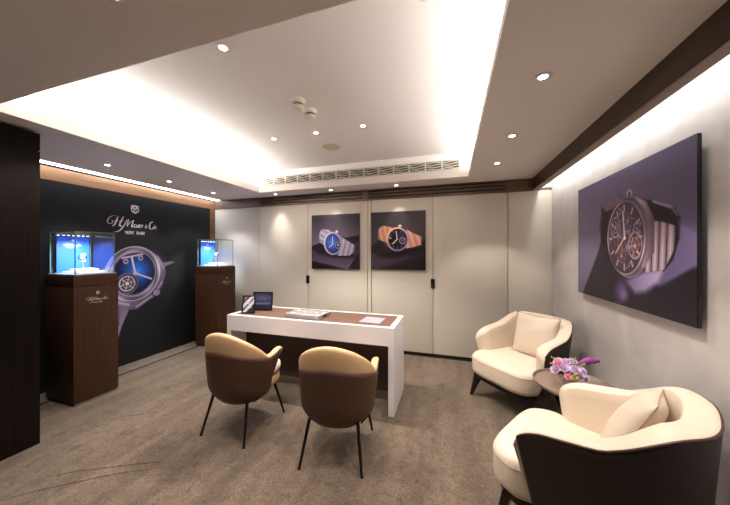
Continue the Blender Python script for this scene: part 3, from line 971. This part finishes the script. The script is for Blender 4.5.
for (x, y), lb in {(-3.34, 1.878): 'nearest downlight in the left ceiling strip, above the near plinth',
                   (-3.37, 2.543): 'middle downlight in the left ceiling strip, before the mural',
                   (-3.39, 3.231): 'farthest downlight in the left ceiling strip, above the corner plinth'}.items():
    make_downlight((x, y, ZS), lb, power=DOWN_P * .55, col=NEUT, group=GL)
for (x, y), lb in {(-2.56, 3.59): 'leftmost small downlight above the beige panels',
                   (-1.636, 3.585): 'small downlight above the blue dial picture',
                   (-0.69, 3.585): 'small downlight above the rose gold watch picture'}.items():
    make_downlight((x, y, ZS), lb, power=DOWN_P * .6, group=GB, ang=66, blend=1.0)
make_downlight((-1.114, 0.64, ZS), 'downlight cut by the top edge in the near ceiling strip', power=DOWN_P * .4)
make_downlight((0.446, 0.86, ZS), 'added unseen downlight continuing the row in the right ceiling strip', power=DOWN_P * .55, group=GR)  # out of view, added by extending the row towards the viewer

# speaker grille and smoke detectors
bm = bmesh.new(); add_lathe(bm, [(0, -.004), (.085, -.005), (.095, -.003), (.098, 0)], 40)
sp = obj('ceiling_speaker', bm, plain('speaker_mesh', rgb(196, 184, 168), .8, bump=.5, bscale=900)); sp.location = (-1.279, 2.811, ZT)
tag(sp, 'flat round beige speaker grille in the raised tray ceiling', 'ceiling speaker')


def detector(loc, lb):
    t = thing('smoke_detector', lb, 'smoke detector', loc, 0, 'pair of smoke detectors in the raised tray')
    bm = bmesh.new(); add_lathe(bm, [(0, -.034), (.048, -.034), (.054, -.028), (.056, 0)], 32)
    obj('base', bm, M['offwhite'], t, True, 40)
    bm = bmesh.new(); add_lathe(bm, [(0, -.050), (.034, -.050), (.034, -.034)], 24)
    obj('sensor_slot', bm, M['vent_dark'], t)
    bm = bmesh.new(); add_lathe(bm, [(0, -.074), (.024, -.074), (.042, -.064), (.045, -.050), (0, -.050)], 32)
    obj('sensor_cap', bm, M['offwhite'], t, True, 40)
    return t


d1 = detector((-1.129, 1.868, ZT), 'ivory smoke detector nearer the viewer of the pair on the tray ceiling')
d2 = dup(d1, (-1.115, 2.03, ZT), 0, 'ivory smoke detector nearer the grille of the pair on the tray ceiling')

# air conditioning grille
gx0, gx1, gz0, gz1 = -2.653, 0.097, 2.39, 2.492
t = thing('air_grille', 'long cream ventilation grille on the far face of the raised tray', 'vent', ((gx0 + gx1) / 2, TY1, gz0))
hw = (gx1 - gx0) / 2; gh = gz1 - gz0
bm = bmesh.new()
add_box(bm, (-hw - .012, -.008, -.012), (hw + .012, 0, 0)); add_box(bm, (-hw - .012, -.008, gh), (hw + .012, 0, gh + .012))
for k in range(15):
    x = -hw + k * 2 * hw / 14
    add_box(bm, (x - .007, -.008, 0), (x + .007, 0, gh))
obj('frame', bm, M['vent'], t)
obj_b = boxobj('backing', (-hw, -.002, 0), (hw, -.0005, gh), M['vent_dark'], t)
bm = bmesh.new(); sw = 2 * hw / 14 - .014
for r in range(4):
    zc = gh * (r + .5) / 4
    pts = [(-sw / 2 + sw * i / 12, -.005, zc + .006 * math.sin(i / 12 * 2 * PI + r * 1.3)) for i in range(13)]
    rings = [[(p[0], -.0075, p[2] - .0055), (p[0], -.003, p[2] - .001), (p[0], -.003, p[2] + .004), (p[0], -.0075, p[2] + .0025)] for p in pts]
    add_loft(bm, rings)
first = obj('louvres', bm, M['vent'], t)
for k in range(14):
    o = first if k == 0 else first.copy()
    if k: COL.objects.link(o); o.parent = t
    o.location = (-hw + (k + .5) * 2 * hw / 14, 0, 0)

# slot light
sl = boxobj('linear_light', (XL + 0.012, CY + 0.02, 2.292), (SX - 0.004, YB - 0.03, 2.31), M['led_cool'])
tag(sl, 'long white slot light in the ceiling above the black mural', 'ceiling light')

# ------------------------------------------------------------------ desk
dx0, dx1, dy0, dy1, dz = -2.2, -0.457, 2.268, 2.777, 0.76
t = thing('desk', 'white lacquered desk with brown leather writing surface and dark front panel', 'desk', ((dx0 + dx1) / 2, (dy0 + dy1) / 2, 0))
ox, oy = (dx0 + dx1) / 2, (dy0 + dy1) / 2
lx, ly = (dx1 - dx0) / 2, (dy1 - dy0) / 2
rim = 0.045
bm = bmesh.new()
add_box(bm, (-lx, -ly, .605), (lx, ly, dz - .008))
add_box(bm, (-lx, -ly, dz - .008), (-lx + rim, ly, dz)); add_box(bm, (lx - rim, -ly, dz - .008), (lx, ly, dz))
add_box(bm, (-lx + rim, -ly, dz - .008), (lx - rim, -ly + rim, dz)); add_box(bm, (-lx + rim, ly - rim, dz - .008), (lx - rim, ly, dz))
obj('tabletop', bm, M['white_lacquer'], t)
boxobj('writing_surface', (-lx + rim + .001, -ly + rim + .001, dz - .008), (lx - rim - .001, ly - rim - .001, dz - .002), M['inset'], t)['label'] = 'brown leather inset'
for a, b in ((-lx, -lx + .048), (lx - .048, lx)):
    boxobj('leg', (a, -ly, 0.012), (b, ly, .605), M['white_lacquer'], t)
for x in (-lx + .024, lx - .024):
    for y in (-ly + .03, ly - .03):
        bm = bmesh.new(); add_lathe(bm, [(0, 0), (.016, 0), (.016, .012), (0, .012)], 16, (x, y, 0))
        obj('glide', bm, M['chrome'], t)
boxobj('modesty_panel', (-lx + .048, -.03, .11), (lx - .048, -.005, .605), M['desk_panel'], t)['label'] = 'dark brown front panel'

# tray of watch cushions
t = thing('watch_tray', 'pale grey padded tray with small compartments on the desk', 'tray', (-1.375, 2.472, dz), math.radians(-4))
tw, td = .19, .125
bm = bmesh.new()
add_box(bm, (-tw, -td, -.001), (tw, td, .016), .003)
obj('tray_base', bm, M['grey'], t, True, 40)
bm = bmesh.new()
add_box(bm, (-tw, -td, .016), (tw, -td + .014, .038), .002); add_box(bm, (-tw, td - .014, .016), (tw, td, .038), .002)
add_box(bm, (-tw, -td + .014, .016), (-tw + .014, td - .014, .038), .002); add_box(bm, (tw - .014, -td + .014, .016), (tw, td - .014, .038), .002)
add_box(bm, (-tw + .014, -.005, .016), (tw - .014, .005, .036), .001)
for k in range(1, 5):
    x = -tw + .014 + k * (2 * tw - .028) / 5
    add_box(bm, (x - .003, -td + .014, .016), (x + .003, td - .014, .036), .001)
obj('tray_rim', bm, M['grey'], t, True, 40)
first = None
for i in range(5):
    for j in range(2):
        x = -tw + .014 + (i + .5) * (2 * tw - .028) / 5; y = (-1 if j == 0 else 1) * .058
        if first is None:
            bm = bmesh.new(); add_box(bm, (-.028, -.046, .016), (.028, .046, .033), .006)
            first = o = obj('cushion', bm, M['grey'], t, True, 60)
        else:
            o = first.copy(); COL.objects.link(o); o.parent = t
        o.location = (x, y, 0)
bm = bmesh.new(); add_box(bm, (tw, -.035, .012), (tw + .006, .02, .03), .002)
obj('clasp', bm, M['black_plastic'], t)
bm = bmesh.new(); add_box(bm, (-.10, -.11, 0), (.10, .11, .004), .001)
pp = obj('glass_sheet', bm, plain('frosted_sheet', rgb(158, 157, 170), .35)); pp.location = (-.705, 2.494, dz - .001)
pp.rotation_euler = (0, 0, math.radians(-3))
tag(pp, 'thin pale grey sheet lying near the right end of the desk', 'sheet')


def frame(loc, rz, w, h, painter, label, lean=12):
    t = thing('tablet', label, 'tablet', loc, rz, 'two tablets standing on the desk')
    piv = Matrix.Rotation(math.radians(-lean), 4, 'X')
    bm = bmesh.new(); add_box(bm, (-w / 2, -.006, 0), (w / 2, .006, h), .003)
    bmesh.ops.transform(bm, verts=bm.verts, matrix=piv)
    obj('casing', bm, M['black_plastic'], t, True, 40)
    b = .016
    C = painter(w - 2 * b, h - 2 * b)
    s = C.build('display', M['screen'], (0, 0, 0), (1, 0, 0), (0, 0, 1), t)
    s.data.transform(piv @ Matrix.Translation((-w / 2 + b, -.0068, b)))
    bm = bmesh.new()
    add_box(bm, (-w * .2, .0, .0), (w * .2, .004, h * .55))
    bmesh.ops.transform(bm, verts=bm.verts, matrix=Matrix.Translation((0, .085, 0)) @ Matrix.Rotation(math.radians(22), 4, 'X'))
    obj('stand', bm, M['black_plastic'], t)
    return t


def paint_small(w, h):
    C = Canvas(w, h, 60, 80, (70, 64, 84))
    C.F(C.poly([(0, 0), (w, 0), (w, h * .5), (0, h * .2)]), (40, 36, 52))
    for a, b, cx, cy, c1 in (((-.02, .35), (.9, 1.05), .42, .66, (240, 170, 60)), ((.1, -.02), (1.05, .75), .62, .38, (236, 150, 50))):
        C.F(C.seg((a[0] * w, a[1] * h), (b[0] * w, b[1] * h), w * .26), (208, 202, 214))
        C.F(C.seg((a[0] * w, a[1] * h), (b[0] * w, b[1] * h), w * .05), (150, 142, 160))
        C.F(C.ell(cx * w, cy * h, w * .17, w * .17), (250, 236, 224)); C.F(C.ell(cx * w, cy * h, w * .12, w * .12), c1)
    C.F(C.ell(.2 * w, .93 * h, .1 * w, .05 * h), (224, 90, 60))
    return C


def paint_large(w, h):
    C = Canvas(w, h, 80, 80, (30, 28, 42))
    C.grad(np.ones(len(C.u)), (54, 50, 70), (26, 24, 38), np.abs(C.v / h - .62) * 2)
    C.F(C.ell(w * .5, h * .62, w * .5, h * .25), (74, 70, 100), .03)
    rnd = random.Random(3)
    for k in range(9):
        x = w * (.08 + .105 * k); hh = h * rnd.uniform(.1, .22)
        C.F(C.seg((x, h * .40), (x, h * .40 + hh), w * .05), (26, 24, 36)); C.F(C.seg((x, h * .30), (x, h * .38), w * .04), (96, 96, 124))
    C.F(C.seg((0, h * .36), (w, h * .40), h * .02), (130, 130, 160))
    return C


frame((-2.027, 2.372, dz), math.radians(17), .142, .19, paint_small, 'small black tablet in front showing two crossed orange dialled watches', 12)
frame((-1.985, 2.545, dz), math.radians(17), .222, .205, paint_large, 'larger black tablet behind showing a dark city skyline', 8)


# ------------------------------------------------------------------ tub shells shared by both chair kinds
def shell_columns(w, back, tip, p, n_arm=12, n_back=40, cy=0.0):
    """plan curve from the left tip round the back to the right tip; y forward. Returns (x, y, nx, ny, s)"""
    pts = []
    for i in range(n_arm): pts.append((-w, tip + (cy - tip) * i / n_arm))
    for i in range(n_back + 1):
        th = PI * i / n_back
        c, s = math.cos(th), math.sin(th)
        pts.append((-w * math.copysign(abs(c) ** (2 / p), c), cy - (cy - back) * abs(s) ** (2 / p)))
    for i in range(n_arm): pts.append((w, cy + (tip - cy) * (i + 1) / n_arm))
    # resample evenly
    P_ = [Vector(q) for q in pts]
    L_ = [0]
    for a, b in zip(P_, P_[1:]): L_.append(L_[-1] + (b - a).length)
    tot = L_[-1]; out = []
    N_ = 72
    ss = []
    for i in range(N_ + 1):
        u = i / N_; ss.append(tot * (0.5 - 0.5 * math.cos(PI * u)) * .35 + tot * u * .65)
    j = 0
    for s in ss:
        while j < len(L_) - 2 and L_[j + 1] < s: j += 1
        f = (s - L_[j]) / max(L_[j + 1] - L_[j], 1e-6); f = min(max(f, 0), 1)
        out.append(P_[j].lerp(P_[j + 1], f))
    res = []
    for i, q in enumerate(out):
        a, b = out[max(i - 1, 0)], out[min(i + 1, len(out) - 1)]
        t = (b - a).normalized()
        res.append((q.x, q.y, -t.y, t.x, ss[i], tot))      # inward normal
    return res


def tub(parent, cols, ztop, seam, zbot, th, taper, endr, tip_in, names, mats, skip=1, inner_bot=None):
    """outer skin from zbot to seam, upholstery rolled over the top and down inside."""
    outer, inner = [], []
    for (x, y, nx, ny, s, tot) in cols:
        e = min(s, tot - s)
        k = 1.0 if e >= endr else math.sqrt(max(1 - (1 - e / endr) ** 2, 0.0))
        zt = ztop(x, y, s / tot); zt -= (1 - k) * tip_in
        sm = min(seam(x, y, s / tot), zt - 0.012)
        th_e = max(th * (0.25 + 0.75 * k), .01)
        ib = zbot + .04 if inner_bot is None else inner_bot

        def at(z, off):
            f = min(max((zt - z) / (zt - zbot), 0), 1)
            tp = taper(f, x, y)
            ax, ay = x * tp[0], y * tp[1] + tp[2]
            return (ax + nx * off, ay + ny * off + 0, z)
        col = []
        for i in range(13):
            z = zbot + (sm - zbot) * i / 12
            col.append(at(z, 0.0))
        outer.append(col)
        r = min(th_e / 2, (zt - sm) * .9)
        ring = [at(sm - .004, .002)]
        for i in range(1, 4):
            ring.append(at(sm + (zt - r - sm) * i / 3, -.001))
        for i in range(1, 9):
            a = PI * i / 9
            ring.append(at(zt - r + r * math.sin(a), th_e / 2 - th_e / 2 * math.cos(a)))
        for i in range(9):
            z = zt - r + (ib - (zt - r)) * i / 8
            ring.append(at(z, th_e))
        ring.append(at(ib, th_e * .5)); ring.append(at(max(ib, zbot + .01), .006))
        # return along the inside of the skin
        for i in range(1, 4):
            z0 = max(ib, zbot + .01)
            ring.append(at(z0 + (sm - .01 - z0) * i / 4, .006))
        inner.append(ring)
    bm = bmesh.new(); add_loft(bm, inner, True, True)
    up = obj(names[1], bm, mats[1], parent, True, 60)
    outer = outer[skip:-skip]
    bm = bmesh.new(); add_loft(bm, outer, False, False)
    sk = obj(names[0], bm, mats[0], parent, True, 60)
    md = sk.modifiers.new('solid', 'SOLIDIFY'); md.thickness = .007; md.offset = 0.0
    return sk, up, outer


def rounded_slab(bm, outline, z0, z1, r, crown=0.0, steps=5):
    """solid from a plan outline (list of (x,y)), edges rounded by r, gently crowned top"""
    cx = sum(p[0] for p in outline) / len(outline); cy = sum(p[1] for p in outline) / len(outline)

    def ring(ins, z):
        out = []
        for x, y in outline:
            dx, dy = x - cx, y - cy; l = math.hypot(dx, dy)
            out.append((x - dx / l * ins, y - dy / l * ins, z))
        return out
    R = []
    for i in range(steps + 1):
        a = PI / 2 * i / steps; R.append(ring(r * (1 - math.sin(a)), z0 + r * (1 - math.cos(a))))
    for i in range(steps + 1):
        a = PI / 2 * i / steps; R.append(ring(r * (1 - math.cos(a)), z1 - r * (1 - math.sin(a))))
    for f in (.3, .5, .7, .9):
        R.append([(cx + (x - cx) * (1 - f), cy + (y - cy) * (1 - f), z1 + crown * math.sin(f * PI / 2)) for x, y, _ in R[2 * steps + 1]])
    add_loft(bm, R)


def superellipse(w, y0, y1, p, n=64, pf=None):
    cy = (y0 + y1) / 2; h = (y1 - y0) / 2; out = []
    for i in range(n):
        th = 2 * PI * i / n; c, s = math.cos(th), math.sin(th)
        q = p
        out.append((w * math.copysign(abs(c) ** (2 / q), c), cy + h * math.copysign(abs(s) ** (2 / q), s)))
    return out


# ------------------------------------------------------------------ dining (tub) chairs at the desk
def make_tub_chair(loc, rz, label):
    t = thing('tub_chair', label, 'chair', loc, rz, 'two tub chairs drawn up to the desk')
    w, back, tip = .272, -.275, .125
    cols = shell_columns(w, back, tip, 2.25, cy=-.02)

    def ztop(x, y, u):
        a = abs(u - .5) * 2                # 0 at the back, 1 at a tip
        q = min(a / .71, 1)
        f = (1 - q ** 1.9) ** 1.0
        return .600 + .207 * f + .04 * max(0, (a - .80) / .20) ** 1.3

    def seam(x, y, u):
        a = abs(u - .5) * 2
        return .668 - .085 * min(a / .7, 1) ** 1.5 + .05 * max(0, (a - .75) / .25)

    def taper(f, x, y):
        # f 0 at the top, 1 at the bottom; the skin narrows and rounds under
        k = 1 - .11 * f ** 1.5
        if f > .72: k *= 1 - .26 * ((f - .72) / .28) ** 2.2
        fr = max(0, y) / .10
        return (k, k, -.02 * math.sin(f * PI) * 0 - .16 * f * fr)
    tub(t, cols, ztop, seam, .255, .05, taper, .05, .03, ('outer_shell', 'upholstery'), (M['brown_leather'], M['tan']), inner_bot=.36)
    # underside
    bm = bmesh.new(); rounded_slab(bm, superellipse(.18, -.185, .17, 2.4), .25, .31, .012)
    obj('seat_base', bm, M['leg'], t, True, 50)
    bm = bmesh.new(); rounded_slab(bm, superellipse(.232, -.20, .245, 3.0), .31, .40, .035)
    obj('seat_front', bm, M['tan'], t, True, 60)
    bm = bmesh.new(); rounded_slab(bm, superellipse(.235, -.21, .262, 3.0), .40, .478, .034, .006)
    s = obj('seat', bm, M['ivory'], t, True, 60)
    bm = bmesh.new(); ol = superellipse(.229, -.20, .254, 3.0)
    add_tube(bm, [(x, y, .401) for x, y in ol + ol[:1]], .004, 6, False)
    obj('piping', bm, M['piping_dark'], t, True)
    for sx in (-1, 1):
        for sy in (-1, 1):
            bm = bmesh.new()
            add_tube(bm, [(sx * .165, sy * .158, .285), (sx * .205, sy * .235, .006)], [.012, .009], 10)
            add_lathe(bm, [(0, 0), (.010, 0), (.010, .008), (0, .008)], 12, (sx * .206, sy * .236, 0))
            obj('leg', bm, M['leg'], t, True, 40)
    return t


ch1 = make_tub_chair((-1.612, 1.855, 0), math.radians(-2), 'brown and cream tub chair at the desk, left of the pair')
ch2 = dup(ch1, (-.765, 1.825, 0), math.radians(8), 'brown and cream tub chair at the desk, right of the pair')


# ------------------------------------------------------------------ lounge armchairs
def make_armchair(loc, rz, label):
    """origin: floor under the middle of the seat front; +y forward"""
    t = thing('armchair', label, 'armchair', loc, rz, 'cream lounge armchairs by the plaster wall')
    w, back, tip = .352, -.765, -.165
    cols = shell_columns(w, back, tip, 2.7, n_arm=14, n_back=44, cy=-.36)

    def ztop(x, y, u):
        b = -y
        f = min(max((b - .46) / .25, 0), 1); f = f * f * (3 - 2 * f)
        g = min(max((b - .16) / .36, 0), 1)
        e = min(max((.305 - b) / .14, 0), 1)
        return .622 + .055 * g + .106 * f - .075 * (1 - math.sqrt(max(1 - e * e, 0)))

    def seam(x, y, u): return ztop(x, y, u) - .020 + .010 * min(max((-y - .3) / .3, 0), 1)

    def taper(f, x, y):
        k = 1 - .19 * f ** 1.2
        fr = max(0, (y + .35) / .19)
        return (k, 1 - .05 * f, -.075 * f * fr)
    sk, up, outer = tub(t, cols, ztop, seam, .20, .095, taper, .075, .02, ('outer_shell', 'upholstery'), (M['espresso'], M['cream']), skip=1, inner_bot=.30)
    # piping where skin meets upholstery
    bm = bmesh.new(); add_tube(bm, [c[-1] for c in outer], .0055, 8)
    obj('piping', bm, M['piping_dark'], t, True)
    ol = superellipse(.325, -.64, .0, 4.2, 72)
    # narrower behind the arm fronts
    ol = [(x * (1 if y > -.15 else (1 - .16 * min((-.15 - y) / .12, 1))), y) for x, y in ol]
    bm = bmesh.new(); rounded_slab(bm, ol, .235, .428, .05, .012)
    obj('seat', bm, M['cream'], t, True, 60)
    bm = bmesh.new(); add_tube(bm, [(x * 1.0, y, .385) for x, y in ol + ol[:1]], .0022, 6, False)
    obj('seat_seam', bm, M['seam'], t, True)
    bm = bmesh.new(); rounded_slab(bm, [(x * .92, y * .92 - .03) for x, y in ol], .20, .245, .008)
    obj('base_frame', bm, M['leg'], t, True, 50)
    for sx in (-1, 1):
        for fy, hy in ((-.055, -.11), (-.60, -.54)):
            bm = bmesh.new()
            fx = sx * (.292 if fy > -.3 else .235)
            hx = sx * (.245 if fy > -.3 else .20)
            n = 6; rings = []
            for i in range(n + 1):
                f = i / n; z = .225 * (1 - f)
                x = hx + (fx - hx) * f; y = hy + (fy - hy) * f
                a = .034 * (1 - f) + .011 * f + .012 * (1 - f) ** 3; b = .02 * (1 - f) + .009 * f
                rings.append([(x - a, y - b, z), (x + a, y - b, z), (x + a, y + b, z), (x - a, y + b, z)])
            add_loft(bm, rings)
            obj('leg', bm, M['leg'], t)
    return t


def make_pillow(loc, rot, label, size=.4, pipe='pipe', pr=.003):
    t = thing('pillow', label, 'pillow', loc, 0, 'cream leather pillows on the armchairs')
    t.rotation_euler = rot
    n = 22; bm = bmesh.new()
    rnd = random.Random(11)
    top, bot = {}, {}
    for i in range(n + 1):
        for j in range(n + 1):
            u, v = i / n * 2 - 1, j / n * 2 - 1
            k = (1 - abs(u) ** 2.2) * (1 - abs(v) ** 2.2)
            pin = 1 - .07 * (1 - abs(u) ** 2) * abs(v) ** 3 * 1.0
            pin2 = 1 - .07 * (1 - abs(v) ** 2) * abs(u) ** 3
            x, z = u * size / 2 * pin2, v * size / 2 * pin
            wr = .008 * math.sin(u * 5 + v * 3) * (abs(u * v)) ** .5 + .006 * math.sin(v * 9 - u * 4) * max(0, v)
            h = .075 * k ** .55 + wr * k ** .4
            edge = i in (0, n) or j in (0, n)
            a = bm.verts.new((x, -h if not edge else 0, z)); top[i, j] = a
            bot[i, j] = a if edge else bm.verts.new((x, h * .9, z))
    for i in range(n):
        for j in range(n):
            bm.faces.new((top[i, j], top[i + 1, j], top[i + 1, j + 1], top[i, j + 1]))
            q = (bot[i, j], bot[i, j + 1], bot[i + 1, j + 1], bot[i + 1, j])
            bm.faces.new(q)
    obj('cover', bm, M['cream'], t, True)
    bm = bmesh.new(); pts = []
    rim_ = [(-1 + 2 * k / 16, -1) for k in range(16)] + [(1, -1 + 2 * k / 16) for k in range(16)] + [(1 - 2 * k / 16, 1) for k in range(16)] + [(-1, 1 - 2 * k / 16) for k in range(17)]
    for u, v in rim_:
        pin = 1 - .07 * (1 - abs(u) ** 2) * abs(v) ** 3; pin2 = 1 - .07 * (1 - abs(v) ** 2) * abs(u) ** 3
        pts.append((u * size / 2 * pin2, 0, v * size / 2 * pin))
    add_tube(bm, pts, pr, 6, False)
    obj('piping', bm, M[pipe], t, True)
    return t


A1 = (0.345, 2.64); T1 = math.radians(180 - 48.5)       # facing (-.749, -.663)
A2 = (0.320, 1.785); T2 = math.radians(90 - 32.5)       # facing (-.814, .58)
ar1 = make_armchair((A1[0], A1[1], 0), T1, 'cream lounge armchair with square pillow in the back right corner')
ar2 = dup(ar1, (A2[0], A2[1], 0), T2, 'cream lounge armchair with dark shell, nearest the viewer at bottom right')


def on_chair(A, T, x, y, z):
    return (A[0] + x * math.cos(T) - y * math.sin(T), A[1] + x * math.sin(T) + y * math.cos(T), z)


pw1 = make_pillow(on_chair(A1, T1, -.05, -.50, .615), (math.radians(-14), 0, T1 + PI + math.radians(4)), 'square cream pillow propped against the back of the corner armchair', .40)
pw2 = make_pillow(on_chair(A2, T2, .02, -.525, .615), (math.radians(-26), math.radians(-7), T2 + PI), 'creased cream pillow propped inside the nearest armchair', .385, 'tan', .0022)

# ------------------------------------------------------------------ side table and flowers
TB = (0.788, 2.18); TZ = .505
t = thing('side_table', 'round taupe tray topped side table between the two armchairs', 'table', (TB[0], TB[1], 0))
bm = bmesh.new(); add_lathe(bm, [(0, TZ - .012), (.218, TZ - .012), (.235, TZ + .004), (.237, TZ + .016), (.231, TZ + .016), (.224, TZ + .001), (.215, TZ), (0, TZ)], 72)
obj('tabletop', bm, M['tabletop'], t, True, 35)
bm = bmesh.new(); add_tube(bm, [(0, 0, .012), (0, 0, TZ - .012)], .016, 20)
obj('column', bm, M['leg'], t, True, 40)
bm = bmesh.new(); add_lathe(bm, [(0, 0), (.14, 0), (.14, .008), (.03, .014), (.016, .03), (0, .03)], 48)
obj('base', bm, M['leg'], t, True, 40)

vx, vy = TB[0] - .038, TB[1] - .02
t = thing('vase', 'small pale faceted vase of flowers on the round side table', 'vase', (vx, vy, TZ))
bm = bmesh.new(); rings = []
for z, r, tw_ in ((0, .036, 0), (.012, .042, .1), (.085, .064, .45), (.088, .061, .45), (.03, .04, .2)):
    rings.append([(r * math.cos(2 * PI * k / 9 + tw_), r * math.sin(2 * PI * k / 9 + tw_), z) for k in range(9)])
add_loft(bm, rings)
obj('vase_body', bm, M['vase'], t)


def rose_bm(r):
    bm = bmesh.new()
    for layer, (n, rr, open_, h) in enumerate(((3, .35, .2, 1.0), (4, .6, .5, .95), (5, .85, .8, .8), (6, 1.0, 1.15, .6))):
        for k in range(n):
            a0 = 2 * PI * k / n + layer * .5
            G_ = []
            for i in range(5):
                row = []
                for j in range(5):
                    v = i / 4; u = (j / 4 - .5)
                    wd = (2 * PI / n) * 1.25 * math.sin(.35 + v * 2.2)
                    a = a0 + u * wd
                    rad = r * rr * (.25 + .75 * math.sin(v * 1.5)) * (1 + .12 * v * v * open_)
                    z = r * (h * v * 1.3 - .5 - .35 * open_ * max(0, v - .7) * 2) - r * .12 * (2 * u) ** 2 * v
                    row.append(bm.verts.new((rad * math.cos(a), rad * math.sin(a), z)))
                G_.append(row)
            for i in range(4):
                for j in range(4):
                    bm.faces.new((G_[i][j], G_[i][j + 1], G_[i + 1][j + 1], G_[i + 1][j]))
    return bm


def make_rose(mat, r, label, group=None):
    t = thing('rose', label, 'flower', (0, 0, 0), 0, group)
    b = obj('bloom', rose_bm(r), mat, t, True)
    bm = bmesh.new(); add_tube(bm, [(0, 0, -r * .4), (0, 0, -.07)], .002, 6)
    obj('stem', bm, M['leaf'], t, True)
    return t


lil = make_rose(M['lilac'], .030, 'lilac rose in the pale vase on the side table', 'lilac roses in the vase')
vz = TZ + .105


def place_flower(o, dx, dy, dzz):
    o.location = (vx + dx, vy + dy, vz + dzz)
    d = Vector((dx, dy, dzz + .06)).normalized()
    o.rotation_euler = d.to_track_quat('Z', 'Y').to_euler()


spots = [(-.085, -.03, .012), (-.04, -.05, .035), (-.012, -.062, .012), (.022, -.055, .03), (.045, -.06, -.002), (.065, -.03, .018), (.075, -.045, -.018),
         (-.02, -.01, .058), (.02, .0, .06), (-.055, .01, .052), (.045, .02, .045)]
rose_labels = ['leftmost lilac rose in the vase, hanging low', 'lilac rose left of the middle, just right of the deep pink rose',
               'lilac rose at the centre front, above the small pink rose', 'lilac rose right of the centre front, above the yellow bud',
               'lilac rose low at the front right, beside the yellow bud', 'lilac rose at the right side of the vase, under the magenta spike',
               'lowest lilac rose, hanging over the right rim of the vase', 'topmost lilac rose over the middle of the vase',
               'lilac rose high at the right, where the magenta spike starts', 'lilac rose at the back left, behind the deep pink rose',
               'lilac rose at the back right, half hidden by other blooms']
for i, s in enumerate(spots):
    o = lil if i == 0 else dup(lil)
    o['label'] = rose_labels[i]
    place_flower(o, *s)
p_ = make_rose(M['pink'], .028, 'deep pink rose at the upper left of the vase flowers'); place_flower(p_, -.065, -.02, .05)
p_ = make_rose(M['pink'], .02, 'small pink rose low at the front of the vase flowers'); place_flower(p_, -.028, -.085, -.012)
p_ = make_rose(M['yellow'], .016, 'small yellow bud among the lilac roses'); place_flower(p_, .005, -.092, -.008)
# magenta celosia leaning right
t = thing('celosia', 'magenta feathery flower spike leaning out to the right of the vase', 'flower', (vx + .055, vy, vz + .04))
bm = bmesh.new(); pts = [(0, 0, 0), (.03, .004, .022), (.065, .008, .036), (.10, .012, .04), (.125, .014, .036)]
cx_ = [tuple(Vector(pts[min(int(k / 6), 3)]).lerp(Vector(pts[min(int(k / 6), 3) + 1]), k / 6 - min(int(k / 6), 3))) for k in range(25)]
add_tube(bm, cx_, [.004 + .017 * math.sin(PI * (k / 24) ** .8) * random.uniform(.8, 1.15) for k in range(25)], 16)
for v in bm.verts: v.co += Vector((random.uniform(-1, 1), random.uniform(-1, 1), random.uniform(-1, 1))) * .0035
obj('flower_head', bm, M['magenta'], t, True)
bm = bmesh.new(); add_tube(bm, [(0, 0, 0), (-.03, 0, -.03), (-.05, 0, -.07)], .0025, 6); obj('stem', bm, M['leaf'], t, True)
# greenery
t = thing('greenery', 'green leaves and pale buds tucked among the vase flowers', 'foliage', (vx, vy, vz))
for k in range(13):
    a = 2 * PI * k / 13 + .2; L0 = random.uniform(.06, .1); el = random.uniform(-.1, .7)
    d = Vector((math.cos(a) * math.cos(el), math.sin(a) * math.cos(el), math.sin(el))); sd = Vector((-math.sin(a), math.cos(a), 0))
    bm = bmesh.new(); rows = []
    for i in range(6):
        f = i / 5; c = d * (L0 * f + .015) + Vector((0, 0, -.02 * f * f)); wd = .014 * math.sin(PI * min(f + .08, 1))
        rows.append([c - sd * wd, c + Vector((0, 0, -.003)), c + sd * wd])
    add_loft(bm, rows, False, False)
    obj('leaf', bm, M['leaf'], t, True)
for k, (dx, dy, dzz) in enumerate(((-.088, 0, .075), (.085, -.02, .06), (-.1, -.02, .04), (.04, 0, .085))):
    bm = bmesh.new(); add_tube(bm, [(0, 0, 0), (dx * .6, dy * .6, dzz * .5), (dx, dy, dzz)], .0018, 6)
    for q in range(5):
        add_lathe(bm, [(0, -.006), (.005, -.002), (.004, .004), (0, .007)], 8, (dx * (.75 + .07 * q) + (.004 if q % 2 else -.004), dy, dzz * (.7 + .08 * q)))
    obj('bud_sprig', bm, plain('bud_green', rgb(180, 190, 90), .6), t, True)
